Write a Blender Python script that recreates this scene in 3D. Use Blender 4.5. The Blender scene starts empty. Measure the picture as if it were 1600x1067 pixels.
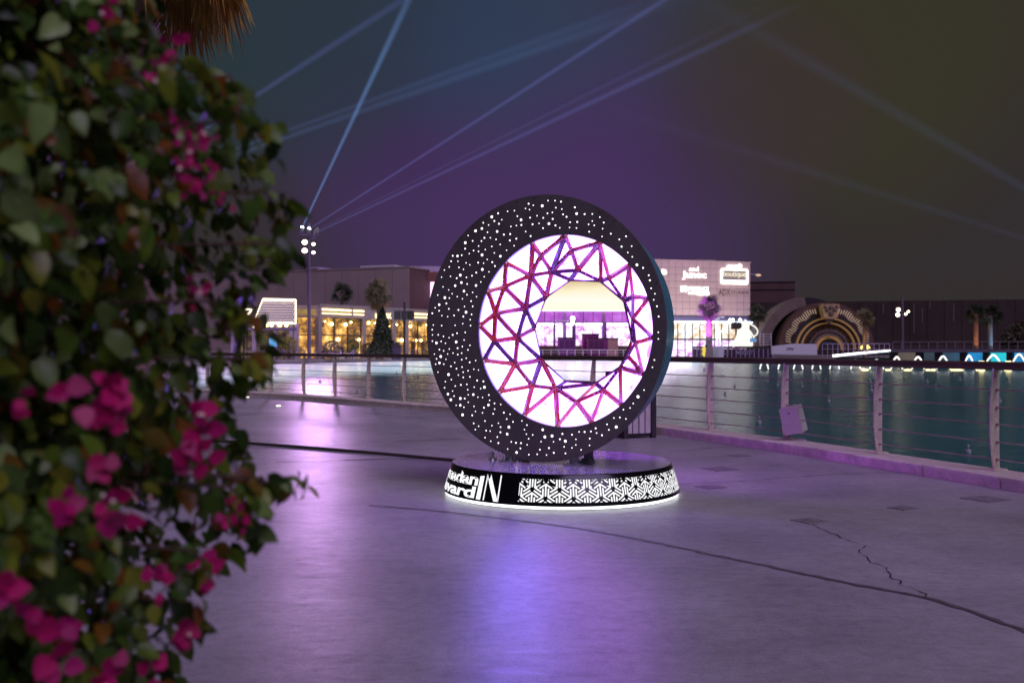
import bpy, math, random
import numpy as np
from mathutils import Vector, Matrix

random.seed(7)
rng = np.random.default_rng(7)
SC = bpy.context.scene
COL = SC.collection
R = math.radians

# ------------------------------------------------------------------ camera
CAMH = 1.3
FPX = 1600 * 35 / 36.0          # focal length in photo pixels
HOR = 544.0                     # horizon row in the photo
cd = bpy.data.cameras.new('camera')
cam = bpy.data.objects.new('camera', cd)
COL.objects.link(cam)
cam.location = (0, 0, CAMH)
cam.rotation_euler = (R(90), 0, 0)
cd.lens = 35
cd.sensor_width = 36
cd.shift_y = (HOR - 533.5) / 1600
cd.clip_end = 3000
cd.clip_start = 0.05
cd.dof.use_dof = True
cd.dof.focus_distance = 8.8
cd.dof.aperture_fstop = 3.0
SC.camera = cam

# ------------------------------------------------------------------ world
wd = bpy.data.worlds.new('World')
SC.world = wd
wd.use_nodes = True
nt = wd.node_tree
nt.nodes.clear()
N = nt.nodes.new
L = nt.links.new
out = N('ShaderNodeOutputWorld')
bgs = N('ShaderNodeBackground')
sky = N('ShaderNodeTexSky')
sky.sky_type = 'NISHITA'
sky.sun_disc = False
SUN_EL, SUN_AZ = R(48), R(150)      # azimuth clockwise from +Y (view direction)
sky.sun_elevation = SUN_EL
sky.sun_rotation = SUN_AZ
bgs.inputs['Strength'].default_value = 0.0006
L(sky.outputs[0], bgs.inputs['Color'])
tc = N('ShaderNodeTexCoord')
nrm = N('ShaderNodeVectorMath'); nrm.operation = 'NORMALIZE'
L(tc.outputs['Generated'], nrm.inputs[0])
# slow unevenness of the smoky night air
nz = N('ShaderNodeTexNoise'); nz.inputs['Scale'].default_value = 2.2; nz.inputs['Detail'].default_value = 3
L(nrm.outputs[0], nz.inputs['Vector'])


def sky_dir(px, py):
    v = Vector(((px - 800) / FPX, 1.0, (HOR - py) / FPX))
    return v.normalized()


cur = None
basec = N('ShaderNodeRGB'); basec.outputs[0].default_value = (0.030, 0.0235, 0.0245, 1)
cur = basec.outputs[0]
# coloured light pools of the show lamps in the smoky sky: (photo column, row, inner cos half-angle deg, colour)
for (px, py, ang, colr, fac) in [
        (830, 320, 18, (0.060, 0.028, 0.108), 0.92),
        (590, 110, 10, (0.044, 0.022, 0.080), 0.75),
        (780, 70, 9, (0.018, 0.052, 0.088), 0.7),
        (420, 20, 12, (0.017, 0.040, 0.046), 0.72),
        (1010, 30, 9, (0.030, 0.045, 0.080), 0.55),
        (1330, 60, 13, (0.040, 0.037, 0.016), 0.65),
        (1150, 190, 8, (0.044, 0.028, 0.030), 0.60)]:
    d = sky_dir(px, py)
    dp = N('ShaderNodeVectorMath'); dp.operation = 'DOT_PRODUCT'
    L(nrm.outputs[0], dp.inputs[0]); dp.inputs[1].default_value = d
    ad = N('ShaderNodeMath'); ad.operation = 'MULTIPLY_ADD'
    L(nz.outputs['Fac'], ad.inputs[0]); ad.inputs[1].default_value = 0.02; L(dp.outputs['Value'], ad.inputs[2])
    mr = N('ShaderNodeMapRange'); mr.interpolation_type = 'SMOOTHERSTEP'
    mr.inputs['From Min'].default_value = math.cos(R(ang)) + 0.01
    mr.inputs['From Max'].default_value = 1.012
    mr.inputs['To Max'].default_value = fac
    L(ad.outputs[0], mr.inputs['Value'])
    mx = N('ShaderNodeMix'); mx.data_type = 'RGBA'
    L(mr.outputs[0], mx.inputs['Factor']); L(cur, mx.inputs['A']); mx.inputs['B'].default_value = (*colr, 1)
    cur = mx.outputs['Result']
bg2 = N('ShaderNodeBackground'); bg2.inputs['Strength'].default_value = 1.0
L(cur, bg2.inputs['Color'])
addw = N('ShaderNodeAddShader')
L(bgs.outputs[0], addw.inputs[0]); L(bg2.outputs[0], addw.inputs[1]); L(addw.outputs[0], out.inputs['Surface'])

# ------------------------------------------------------------------ sun (faint, very soft night light of the town)
sd = bpy.data.lights.new('sun', 'SUN')
sd.energy = 1.7
sd.angle = R(40)
sd.color = (0.75, 0.58, 1.0)
sun = bpy.data.objects.new('sun', sd)
COL.objects.link(sun)
sdir = Vector((math.sin(SUN_AZ) * math.cos(SUN_EL), math.cos(SUN_AZ) * math.cos(SUN_EL), math.sin(SUN_EL)))
sun.rotation_euler = sdir.to_track_quat('Z', 'Y').to_euler()

SC.view_settings.view_transform = 'Standard'
SC.view_settings.look = 'None'
SC.view_settings.exposure = 0.0
SC.view_settings.gamma = 1.0
SC.view_settings.use_curve_mapping = False
SC.cycles.use_denoising = True
SC.cycles.max_bounces = 6
SC.cycles.diffuse_bounces = 3
SC.cycles.glossy_bounces = 4
SC.cycles.transparent_max_bounces = 12
SC.cycles.volume_bounces = 0
SC.cycles.sample_clamp_indirect = 6.0
SC.cycles.caustics_reflective = False
SC.cycles.caustics_refractive = False


# ------------------------------------------------------------------ helpers
def W(px, py, d):
    """world point seen at photo pixel (px, py) at distance d along the view axis"""
    return Vector(((px - 800) / FPX * d, d, CAMH + (HOR - py) / FPX * d))


def G(px, py, z=0.0):
    """world point on the level z under photo pixel"""
    d = FPX * (CAMH - z) / (py - HOR)
    return Vector(((px - 800) / FPX * d, d, z))


ORG = {}


def org_of(p):
    while p is not None:
        if p.name in ORG:
            return ORG[p.name]
        p = p.parent
    return Vector((0, 0, 0))


def tag(o, label, cat, group=None):
    o['label'] = label
    o['category'] = cat
    if group:
        o['group'] = group
    return o


def thing(name, label, cat, loc=(0, 0, 0), group=None, rotz=0.0, local=False):
    o = bpy.data.objects.new(name, None)
    o.empty_display_size = 0.2
    COL.objects.link(o)
    o.location = loc
    o.rotation_euler = (0, 0, rotz)
    ORG[o.name] = Vector((0, 0, 0)) if local else Vector(loc)
    return tag(o, label, cat, group)


def struct(o):
    o['kind'] = 'structure'
    return o


def stuff(o):
    o['kind'] = 'stuff'
    return o


class MB:
    def __init__(s):
        s.v = []
        s.f = []
        s.m = []

    def add(s, vs, fs, mi=0, M=None):
        b = len(s.v)
        if M is not None:
            vs = [M @ Vector(v) for v in vs]
        s.v += [tuple(v) for v in vs]
        for f in fs:
            s.f.append(tuple(b + i for i in f))
            s.m.append(mi)
        return s

    def box(s, c, size, M=None, mi=0, rz=0.0):
        x, y, z = [q / 2 for q in size]
        vs = [(-x, -y, -z), (x, -y, -z), (x, y, -z), (-x, y, -z), (-x, -y, z), (x, -y, z), (x, y, z), (-x, y, z)]
        T = Matrix.Translation(Vector(c)) @ Matrix.Rotation(rz, 4, 'Z')
        if M is not None:
            T = M @ T
        return s.add(vs, [(0, 3, 2, 1), (4, 5, 6, 7), (0, 1, 5, 4), (1, 2, 6, 5), (2, 3, 7, 6), (3, 0, 4, 7)], mi, T)

    def hexa(s, p8, mi=0):
        return s.add(p8, [(0, 3, 2, 1), (4, 5, 6, 7), (0, 1, 5, 4), (1, 2, 6, 5), (2, 3, 7, 6), (3, 0, 4, 7)], mi)

    def prism(s, bottom, top, mi=0):
        n = len(bottom)
        fs = [tuple(range(n))[::-1], tuple(range(n, 2 * n))] + [(i, (i + 1) % n, n + (i + 1) % n, n + i) for i in range(n)]
        return s.add(list(bottom) + list(top), fs, mi)

    def tube(s, pts, rad, n=8, mi=0, closed=False, up=None):
        pts = [Vector(p) for p in pts]
        k = len(pts)
        rads = rad if isinstance(rad, (list, tuple)) else [rad] * k
        vs = []
        prev = None
        for i, p in enumerate(pts):
            if closed:
                t = (pts[(i + 1) % k] - pts[i - 1]).normalized()
            else:
                t = (pts[min(i + 1, k - 1)] - pts[max(i - 1, 0)]).normalized()
            if prev is None:
                a = Vector((0, 0, 1)) if abs(t.z) < 0.9 else Vector((1, 0, 0))
                u = t.cross(a).normalized()
            else:
                u = (prev - t * prev.dot(t)).normalized()
            prev = u
            w = t.cross(u)
            for j in range(n):
                an = 2 * math.pi * j / n
                vs.append(p + (u * math.cos(an) + w * math.sin(an)) * rads[i])
        fs = []
        for i in range(k if closed else k - 1):
            for j in range(n):
                a = i * n + j
                b = i * n + (j + 1) % n
                c = ((i + 1) % k) * n + (j + 1) % n
                d = ((i + 1) % k) * n + j
                fs.append((a, b, c, d))
        if not closed:
            fs.append(tuple(range(n))[::-1])
            fs.append(tuple((k - 1) * n + j for j in range(n)))
        return s.add(vs, fs, mi)

    def lathe(s, prof, n=32, M=None, mi=0, cap=True):
        vs = []
        for (r, z) in prof:
            for j in range(n):
                a = 2 * math.pi * j / n
                vs.append((r * math.cos(a), r * math.sin(a), z))
        fs = []
        for i in range(len(prof) - 1):
            for j in range(n):
                fs.append((i * n + j, i * n + (j + 1) % n, (i + 1) * n + (j + 1) % n, (i + 1) * n + j))
        if cap:
            fs.append(tuple(range(n))[::-1])
            fs.append(tuple((len(prof) - 1) * n + j for j in range(n)))
        return s.add(vs, fs, mi, M)

    def ball(s, c, r, n=8, m=5, mi=0, sc=(1, 1, 1)):
        vs = []
        fs = []
        c = Vector(c)
        for i in range(m + 1):
            th = math.pi * i / m
            for j in range(n):
                a = 2 * math.pi * j / n
                vs.append((c.x + r * sc[0] * math.sin(th) * math.cos(a), c.y + r * sc[1] * math.sin(th) * math.sin(a), c.z + r * sc[2] * math.cos(th)))
        for i in range(m):
            for j in range(n):
                fs.append((i * n + j, (i + 1) * n + j, (i + 1) * n + (j + 1) % n, i * n + (j + 1) % n))
        return s.add(vs, fs, mi)

    def mesh(s, name, org=(0, 0, 0), smooth=False):
        me = bpy.data.meshes.new(name)
        o = Vector(org)
        me.from_pydata([(v[0] - o.x, v[1] - o.y, v[2] - o.z) for v in s.v], [], s.f)
        if smooth:
            me.polygons.foreach_set('use_smooth', [True] * len(me.polygons))
        if any(s.m):
            me.polygons.foreach_set('material_index', s.m)
        me.update()
        return me

    def build(s, name, mat, parent=None, smooth=False, org=None):
        if org is None:
            org = org_of(parent)
        me = s.mesh(name, org, smooth)
        for m in (mat if isinstance(mat, (list, tuple)) else [mat]):
            me.materials.append(m)
        return link(name, me, parent)


def link(name, me, parent=None):
    o = bpy.data.objects.new(name, me)
    COL.objects.link(o)
    if parent is not None:
        o.parent = parent
    return o


def top(o, loc):
    """give a one-mesh top-level thing an origin at loc"""
    loc = Vector(loc)
    o.data.transform(Matrix.Translation(-loc))
    o.location = loc
    return o


def copy_tree(o, parent=None):
    c = o.copy()
    COL.objects.link(c)
    c.parent = parent
    for ch in o.children:
        copy_tree(ch, c)
    return c


def pm(name, colr, rough=0.5, metal=0.0, var=0.0, scale=4.0, bump=0.0, emis=None, estr=0.0, coat=0.0, spec=0.5, rvar=0.0, stretch=None, bscale=None):
    m = bpy.data.materials.new(name)
    m.use_nodes = True
    t = m.node_tree
    b = t.nodes['Principled BSDF']
    b.inputs['Base Color'].default_value = (*colr, 1)
    b.inputs['Roughness'].default_value = rough
    b.inputs['Metallic'].default_value = metal
    b.inputs['Specular IOR Level'].default_value = spec
    b.inputs['Coat Weight'].default_value = coat
    b.inputs['Coat Roughness'].default_value = 0.1
    if emis is not None:
        b.inputs['Emission Color'].default_value = (*emis, 1)
        b.inputs['Emission Strength'].default_value = estr
    if var or bump or rvar:
        tcn = t.nodes.new('ShaderNodeTexCoord')
        mp = t.nodes.new('ShaderNodeMapping')
        if stretch:
            mp.inputs['Scale'].default_value = stretch
        t.links.new(tcn.outputs['Object'], mp.inputs['Vector'])
        n = t.nodes.new('ShaderNodeTexNoise')
        n.inputs['Scale'].default_value = scale
        n.inputs['Detail'].default_value = 8
        n.inputs['Roughness'].default_value = 0.65
        t.links.new(mp.outputs[0], n.inputs['Vector'])
        if var:
            r = t.nodes.new('ShaderNodeValToRGB')
            r.color_ramp.elements[0].position = 0.3
            r.color_ramp.elements[1].position = 0.72
            r.color_ramp.elements[0].color = (*[max(0, q * (1 - var)) for q in colr], 1)
            r.color_ramp.elements[1].color = (*[min(1, q * (1 + var)) for q in colr], 1)
            t.links.new(n.outputs['Fac'], r.inputs['Fac'])
            t.links.new(r.outputs[0], b.inputs['Base Color'])
        if rvar:
            mr = t.nodes.new('ShaderNodeMapRange')
            mr.inputs['From Min'].default_value = 0.3
            mr.inputs['From Max'].default_value = 0.7
            mr.inputs['To Min'].default_value = max(0.02, rough - rvar)
            mr.inputs['To Max'].default_value = min(1, rough + rvar)
            t.links.new(n.outputs['Fac'], mr.inputs['Value'])
            t.links.new(mr.outputs[0], b.inputs['Roughness'])
        if bump:
            n2 = t.nodes.new('ShaderNodeTexNoise')
            n2.inputs['Scale'].default_value = bscale or scale * 6
            n2.inputs['Detail'].default_value = 6
            t.links.new(mp.outputs[0], n2.inputs['Vector'])
            bp = t.nodes.new('ShaderNodeBump')
            bp.inputs['Strength'].default_value = bump
            bp.inputs['Distance'].default_value = 0.02
            t.links.new(n2.outputs['Fac'], bp.inputs['Height'])
            t.links.new(bp.outputs[0], b.inputs['Normal'])
    return m


def em(name, colr, s):
    return pm(name, (0.02, 0.02, 0.02), 0.6, emis=colr, estr=s)


def text2d(txt, bold=0.0, xs=1.0):
    cu = bpy.data.curves.new('t', 'FONT')
    cu.body = txt
    cu.offset = bold
    cu.resolution_u = 3
    cu.space_character = 0.95
    o = bpy.data.objects.new('t', cu)
    COL.objects.link(o)
    dg = bpy.context.evaluated_depsgraph_get()
    me = bpy.data.meshes.new_from_object(o.evaluated_get(dg))
    vs = np.array([v.co[:2] for v in me.vertices])
    fs = [tuple(p.vertices) for p in me.polygons]
    bpy.data.objects.remove(o)
    bpy.data.curves.remove(cu)
    bpy.data.meshes.remove(me)
    mn, mxx = vs.min(0), vs.max(0)
    return (vs - mn) / (mxx - mn), fs


def catmull(pts, step):
    P = [Vector(p) for p in pts]
    o = []
    for i in range(len(P) - 1):
        p0 = P[max(i - 1, 0)]; p1 = P[i]; p2 = P[i + 1]; p3 = P[min(i + 2, len(P) - 1)]
        n = max(2, int((p2 - p1).length / step))
        for j in range(n):
            t = j / n
            o.append(0.5 * ((2 * p1) + (p2 - p0) * t + (2 * p0 - 5 * p1 + 4 * p2 - p3) * t * t + (3 * p1 - p0 - 3 * p2 + p3) * t ** 3))
    o.append(P[-1])
    return o


class Fac:
    """a vertical facade between two pixel columns at two distances; u runs along it, out points to the viewer"""

    def __init__(s, pxa, da, pxb, db):
        s.a = Vector(((pxa - 800) / FPX * da, da, 0))
        s.b = Vector(((pxb - 800) / FPX * db, db, 0))
        s.t = (s.b - s.a).normalized()
        s.n = Vector((s.t.y, -s.t.x, 0))
        s.len = (s.b - s.a).length

    def u(s, px):
        d = Vector(((px - 800) / FPX, 1, 0))
        # a + u t = k d
        det = s.t.x * (-d.y) + d.x * s.t.y
        ux = (-s.a.x * (-d.y) - d.x * s.a.y) / det
        return ux

    def dist(s, px):
        return (s.a + s.t * s.u(px)).y

    def z(s, px, py):
        return CAMH + (HOR - py) / FPX * s.dist(px)

    def pt(s, u, z, o=0.0):
        p = s.a + s.t * u + s.n * o
        return Vector((p.x, p.y, z))

    def box(s, mb, u0, u1, z0, z1, o0, o1, mi=0):
        q = lambda u, z, o: s.pt(u, z, o)
        return mb.hexa([q(u0, z0, o1), q(u1, z0, o1), q(u1, z0, o0), q(u0, z0, o0), q(u0, z1, o1), q(u1, z1, o1), q(u1, z1, o0), q(u0, z1, o0)], mi)

    def pbox(s, mb, px0, px1, py0, py1, o0, o1, mi=0):
        """box given by pixel columns and rows (rows read at the middle column)"""
        pm_ = (px0 + px1) / 2
        return s.box(mb, s.u(px0), s.u(px1), s.z(pm_, py1), s.z(pm_, py0), o0, o1, mi)

    def text(s, txt, px0, px1, py0, py1, o, bold=0.0, thick=0.06):
        vs, fs = text2d(txt, bold)
        pmid = (px0 + px1) / 2
        u0, u1, z0, z1 = s.u(px0), s.u(px1), s.z(pmid, py1), s.z(pmid, py0)
        mb = MB()
        P = [s.pt(u0 + v[0] * (u1 - u0), z0 + v[1] * (z1 - z0), o + thick) for v in vs]
        mb.add(P, fs)
        return mb


# ------------------------------------------------------------------ materials
def floor_material():
    m = bpy.data.materials.new('polished_concrete')
    m.use_nodes = True
    t = m.node_tree
    b = t.nodes['Principled BSDF']
    n_ = t.nodes.new
    l_ = t.links.new
    b.inputs['Specular IOR Level'].default_value = 0.24
    tcn = n_('ShaderNodeTexCoord')
    n1 = n_('ShaderNodeTexNoise'); n1.inputs['Scale'].default_value = 0.55; n1.inputs['Detail'].default_value = 9; n1.inputs['Roughness'].default_value = 0.7
    n2 = n_('ShaderNodeTexNoise'); n2.inputs['Scale'].default_value = 14; n2.inputs['Detail'].default_value = 9; n2.inputs['Roughness'].default_value = 0.75
    mp = n_('ShaderNodeMapping'); mp.inputs['Scale'].default_value = (1.2, 5.0, 1); mp.inputs['Rotation'].default_value = (0, 0, 0.5)
    n3 = n_('ShaderNodeTexNoise'); n3.inputs['Scale'].default_value = 3.0; n3.inputs['Detail'].default_value = 10; n3.inputs['Roughness'].default_value = 0.8; n3.inputs['Distortion'].default_value = 1.4
    l_(tcn.outputs['Object'], n1.inputs['Vector']); l_(tcn.outputs['Object'], n2.inputs['Vector'])
    l_(tcn.outputs['Object'], mp.inputs['Vector']); l_(mp.outputs[0], n3.inputs['Vector'])
    r1 = n_('ShaderNodeValToRGB')
    e = r1.color_ramp.elements
    e[0].position = 0.33; e[0].color = (0.25, 0.24, 0.25, 1)
    e[1].position = 0.66; e[1].color = (0.46, 0.45, 0.455, 1)
    l_(n1.outputs['Fac'], r1.inputs['Fac'])
    r2 = n_('ShaderNodeValToRGB')
    e = r2.color_ramp.elements
    e[0].position = 0.30; e[0].color = (0.62, 0.62, 0.62, 1)
    e[1].position = 0.55; e[1].color = (1, 1, 1, 1)
    l_(n2.outputs['Fac'], r2.inputs['Fac'])
    r3 = n_('ShaderNodeValToRGB')
    e = r3.color_ramp.elements
    e[0].position = 0.36; e[0].color = (0.5, 0.5, 0.5, 1)
    e[1].position = 0.47; e[1].color = (1, 1, 1, 1)
    l_(n3.outputs['Fac'], r3.inputs['Fac'])
    m1 = n_('ShaderNodeMix'); m1.data_type = 'RGBA'; m1.blend_type = 'MULTIPLY'; m1.inputs['Factor'].default_value = 0.8
    l_(r1.outputs[0], m1.inputs['A']); l_(r2.outputs[0], m1.inputs['B'])
    m2 = n_('ShaderNodeMix'); m2.data_type = 'RGBA'; m2.blend_type = 'MULTIPLY'; m2.inputs['Factor'].default_value = 0.26
    l_(m1.outputs['Result'], m2.inputs['A']); l_(r3.outputs[0], m2.inputs['B'])
    n4 = n_('ShaderNodeTexNoise'); n4.inputs['Scale'].default_value = 95; n4.inputs['Detail'].default_value = 3
    l_(tcn.outputs['Object'], n4.inputs['Vector'])
    r4 = n_('ShaderNodeMapRange'); r4.inputs['From Min'].default_value = 0.3; r4.inputs['From Max'].default_value = 0.7; r4.inputs['To Min'].default_value = 0.78; r4.inputs['To Max'].default_value = 1.18
    l_(n4.outputs['Fac'], r4.inputs['Value'])
    m3 = n_('ShaderNodeMix'); m3.data_type = 'RGBA'; m3.blend_type = 'MULTIPLY'; m3.inputs['Factor'].default_value = 1.0
    l_(m2.outputs['Result'], m3.inputs['A']); l_(r4.outputs[0], m3.inputs['B'])
    l_(m3.outputs['Result'], b.inputs['Base Color'])
    mr = n_('ShaderNodeMapRange')
    mr.inputs['From Min'].default_value = 0.3; mr.inputs['From Max'].default_value = 0.7
    mr.inputs['To Min'].default_value = 0.46; mr.inputs['To Max'].default_value = 0.25
    l_(n3.outputs['Fac'], mr.inputs['Value']); l_(mr.outputs[0], b.inputs['Roughness'])
    bp = n_('ShaderNodeBump'); bp.inputs['Strength'].default_value = 0.10; bp.inputs['Distance'].default_value = 0.01
    l_(n3.outputs['Fac'], bp.inputs['Height'])
    bp2 = n_('ShaderNodeBump'); bp2.inputs['Strength'].default_value = 0.12; bp2.inputs['Distance'].default_value = 0.01
    l_(n2.outputs['Fac'], bp2.inputs['Height']); l_(bp.outputs[0], bp2.inputs['Normal'])
    l_(bp2.outputs[0], b.inputs['Normal'])
    return m


def water_material():
    m = bpy.data.materials.new('lake_water')
    m.use_nodes = True
    t = m.node_tree
    b = t.nodes['Principled BSDF']
    n_ = t.nodes.new
    l_ = t.links.new
    b.inputs['Roughness'].default_value = 0.22
    b.inputs['Specular IOR Level'].default_value = 0.6
    b.inputs['IOR'].default_value = 1.33
    tcn = n_('ShaderNodeTexCoord')
    n1 = n_('ShaderNodeTexNoise'); n1.inputs['Scale'].default_value = 0.05; n1.inputs['Detail'].default_value = 3
    l_(tcn.outputs['Object'], n1.inputs['Vector'])
    r = n_('ShaderNodeValToRGB')
    e = r.color_ramp.elements
    e[0].position = 0.35; e[0].color = (0.001, 0.095, 0.105, 1)
    e[1].position = 0.65; e[1].color = (0.002, 0.150, 0.150, 1)
    l_(n1.outputs['Fac'], r.inputs['Fac']); l_(r.outputs[0], b.inputs['Base Color'])
    mp = n_('ShaderNodeMapping'); mp.inputs['Scale'].default_value = (0.45, 1.5, 1)
    l_(tcn.outputs['Object'], mp.inputs['Vector'])
    n2 = n_('ShaderNodeTexNoise'); n2.inputs['Scale'].default_value = 1.1; n2.inputs['Detail'].default_value = 6
    l_(mp.outputs[0], n2.inputs['Vector'])
    bp = n_('ShaderNodeBump'); bp.inputs['Strength'].default_value = 0.38; bp.inputs['Distance'].default_value = 0.1
    l_(n2.outputs['Fac'], bp.inputs['Height']); l_(bp.outputs[0], b.inputs['Normal'])
    return m


def lit_interior(name, colors, strength, scale, detail=4):
    """a lit window seen from far: patchy interior light"""
    m = bpy.data.materials.new(name)
    m.use_nodes = True
    t = m.node_tree
    b = t.nodes['Principled BSDF']
    b.inputs['Base Color'].default_value = (0.05, 0.04, 0.03, 1)
    b.inputs['Roughness'].default_value = 0.15
    tcn = t.nodes.new('ShaderNodeTexCoord')
    n = t.nodes.new('ShaderNodeTexNoise'); n.inputs['Scale'].default_value = scale; n.inputs['Detail'].default_value = detail; n.inputs['Roughness'].default_value = 0.7
    r = t.nodes.new('ShaderNodeValToRGB')
    while len(r.color_ramp.elements) < len(colors):
        r.color_ramp.elements.new(0.5)
    for i, (p, c) in enumerate(colors):
        r.color_ramp.elements[i].position = p
        r.color_ramp.elements[i].color = (*c, 1)
    t.links.new(tcn.outputs['Object'], n.inputs['Vector'])
    t.links.new(n.outputs['Fac'], r.inputs['Fac'])
    t.links.new(r.outputs[0], b.inputs['Emission Color'])
    b.inputs['Emission Strength'].default_value = strength
    return m


def led_box(name, colr, st):
    m = em(name, colr, st)
    t = m.node_tree
    b = t.nodes['Principled BSDF']
    tcn = t.nodes.new('ShaderNodeTexCoord')
    n = t.nodes.new('ShaderNodeTexNoise'); n.inputs['Scale'].default_value = 5.5; n.inputs['Detail'].default_value = 2
    t.links.new(tcn.outputs['Object'], n.inputs['Vector'])
    mr = t.nodes.new('ShaderNodeMapRange')
    mr.inputs['From Min'].default_value = 0.28; mr.inputs['From Max'].default_value = 0.62
    mr.inputs['To Min'].default_value = st * 0.15; mr.inputs['To Max'].default_value = st * 1.1
    t.links.new(n.outputs['Fac'], mr.inputs['Value']); t.links.new(mr.outputs[0], b.inputs['Emission Strength'])
    return m


M = dict(
    floor=floor_material(), water=water_material(),
    kerb=pm('kerb_paint', (0.74, 0.66, 0.55), 0.7, var=0.25, scale=6, bump=0.4),
    steel=pm('post_steel', (0.74, 0.66, 0.50), 0.45, 0.1, var=0.28, scale=9, rvar=0.12, bump=0.1),
    rod=pm('rod_steel', (0.40, 0.32, 0.29), 0.4, 0.4, var=0.2),
    rail=pm('rail_brown', (0.10, 0.066, 0.05), 0.34, 0.3, var=0.3, scale=3),
    black=pm('black_paint', (0.022, 0.022, 0.025), 0.42, var=0.2, scale=3, rvar=0.08),
    face=pm('ring_face_paint', (0.11, 0.10, 0.096), 0.55, 0.0, var=0.22, scale=2.5, rvar=0.1, stretch=(1, 1, 0.4)),
    rim=pm('brushed_rim', (0.08, 0.40, 0.48), 0.30, 0.35, var=0.2, scale=8, rvar=0.06),  # teal of reflected lights put into the base colour
    baseside=pm('base_gloss_black', (0.02, 0.02, 0.024), 0.16, 0.75, var=0.2, rvar=0.05, scale=3),
    basetop=pm('base_top_plate', (0.50, 0.48, 0.54), 0.22, 0.5, var=0.05, scale=1.5, rvar=0.03),
    dot=em('lit_hole', (1.0, 0.96, 1.0), 2.6),
    led=em('led_white', (0.93, 0.97, 1.0), 2.2),
    cut=em('lit_cutout', (0.97, 0.98, 1.0), 1.15),
    galv=pm('galvanised', (0.50, 0.52, 0.54), 0.35, 0.85, var=0.25, scale=14),
    pan_b=led_box('light_panel_blue', (0.22, 0.15, 1.0), 28.0),
    pan_v=led_box('light_panel_violet', (0.36, 0.15, 1.0), 21.0),
    pan_m=led_box('light_panel_magenta', (0.46, 0.15, 1.0), 17.0),
    pan_rear=led_box('light_panel_rear', (0.46, 0.085, 1.0), 34.0),
    rim_lit=em('rim_wall_lit', (0.80, 0.62, 1.0), 1.25),
    bar_r=pm('bar_rose', (0.50, 0.05, 0.03), 0.22, 0.0, var=0.3, scale=9, coat=0.5),
    bar_m=pm('bar_magenta', (0.34, 0.035, 0.045), 0.22, 0.0, var=0.3, scale=9, coat=0.5),
    bar_v=pm('bar_violet', (0.11, 0.04, 0.08), 0.22, 0.0, var=0.3, scale=9, coat=0.5),
    screw=pm('screw', (0.7, 0.68, 0.7), 0.25, 0.9),
    dark=pm('dark_grey', (0.03, 0.028, 0.03), 0.6, var=0.2),
    sealant=pm('joint_sealant', (0.12, 0.115, 0.12), 0.35, var=0.5, scale=20, bump=0.5),
    crack=pm('crack_dark', (0.02, 0.018, 0.022), 0.9),
    cable=pm('cable_cover', (0.055, 0.05, 0.035), 0.55, var=0.2),
    boxpaint=pm('box_paint', (0.52, 0.49, 0.44), 0.45, var=0.12, scale=6),
)


# ------------------------------------------------------------------ ground, lake, deck
g = MB(); g.add([(-900, -200, -2.0), (900, -200, -2.0), (900, 1500, -2.0), (-900, 1500, -2.0)], [(0, 1, 2, 3)])
struct(g.build('ground', pm('earth', (0.09, 0.07, 0.06), 0.9, var=0.3, scale=0.1)))
WZ = -0.45
g = MB(); g.add([(-260, -60, WZ), (260, -60, WZ), (260, 190, WZ), (-260, 190, WZ)], [(0, 1, 2, 3)])
struct(g.build('lake', M['water']))

KH = 0.12      # kerb height
posts = [(p[0] * 1.054, p[1] * 1.054) for p in [
    (6.55, 1.4), (6.2, 2.95), (5.8, 4.6), (5.38, 6.2), (4.93, 7.7), (4.45, 9.15), (3.92, 10.63), (3.36, 12.2), (2.72, 13.6), (2.05, 14.95), (1.33, 16.2),
    (0.5, 17.45), (-0.4, 18.65), (-1.3, 19.75), (-2.25, 20.85), (-3.15, 21.95), (-4.1, 23.1), (-5.05, 24.2), (-6.1, 25.25), (-7.2, 26.25), (-8.3, 27.2), (-9.4, 28.1)]]
line = catmull([(7.6, -6.0, 0)] + [(x, y, 0) for x, y in posts] + [(-16, 33, 0), (-24, 36, 0)], 0.12)


def offset(pl, d):
    o = []
    for i, p in enumerate(pl):
        t = (pl[min(i + 1, len(pl) - 1)] - pl[max(i - 1, 0)]).normalized()
        o.append(p + Vector((-t.y, t.x, 0)) * d)     # +d = towards the deck (left of travel)
    return o


KI, KO = 0.32, -0.12
inner = offset(line, KI)
outer = offset(line, KO)
edge = offset(line, KO - 0.02)
g = MB()
# deck sheet as a fan of strips running to the left
vs, fs = [], []
for i, p in enumerate(edge):
    vs += [(p.x, p.y, 0), (min(p.x - 2, -45.0) if p.x > -40 else p.x - 10, p.y, 0)]
for i in range(len(edge) - 1):
    fs.append((2 * i, 2 * i + 2, 2 * i + 3, 2 * i + 1))
g.add(vs, fs)
deck = struct(g.build('deck_floor', M['floor']))
g = MB()
vs, fs = [], []
for p in edge:
    vs += [(p.x, p.y, -0.002), (p.x, p.y, -1.6)]
for i in range(len(edge) - 1):
    fs.append((2 * i, 2 * i + 2, 2 * i + 3, 2 * i + 1))
g.add(vs, fs)
g.build('deck_edge', M['kerb'], deck)

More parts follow.
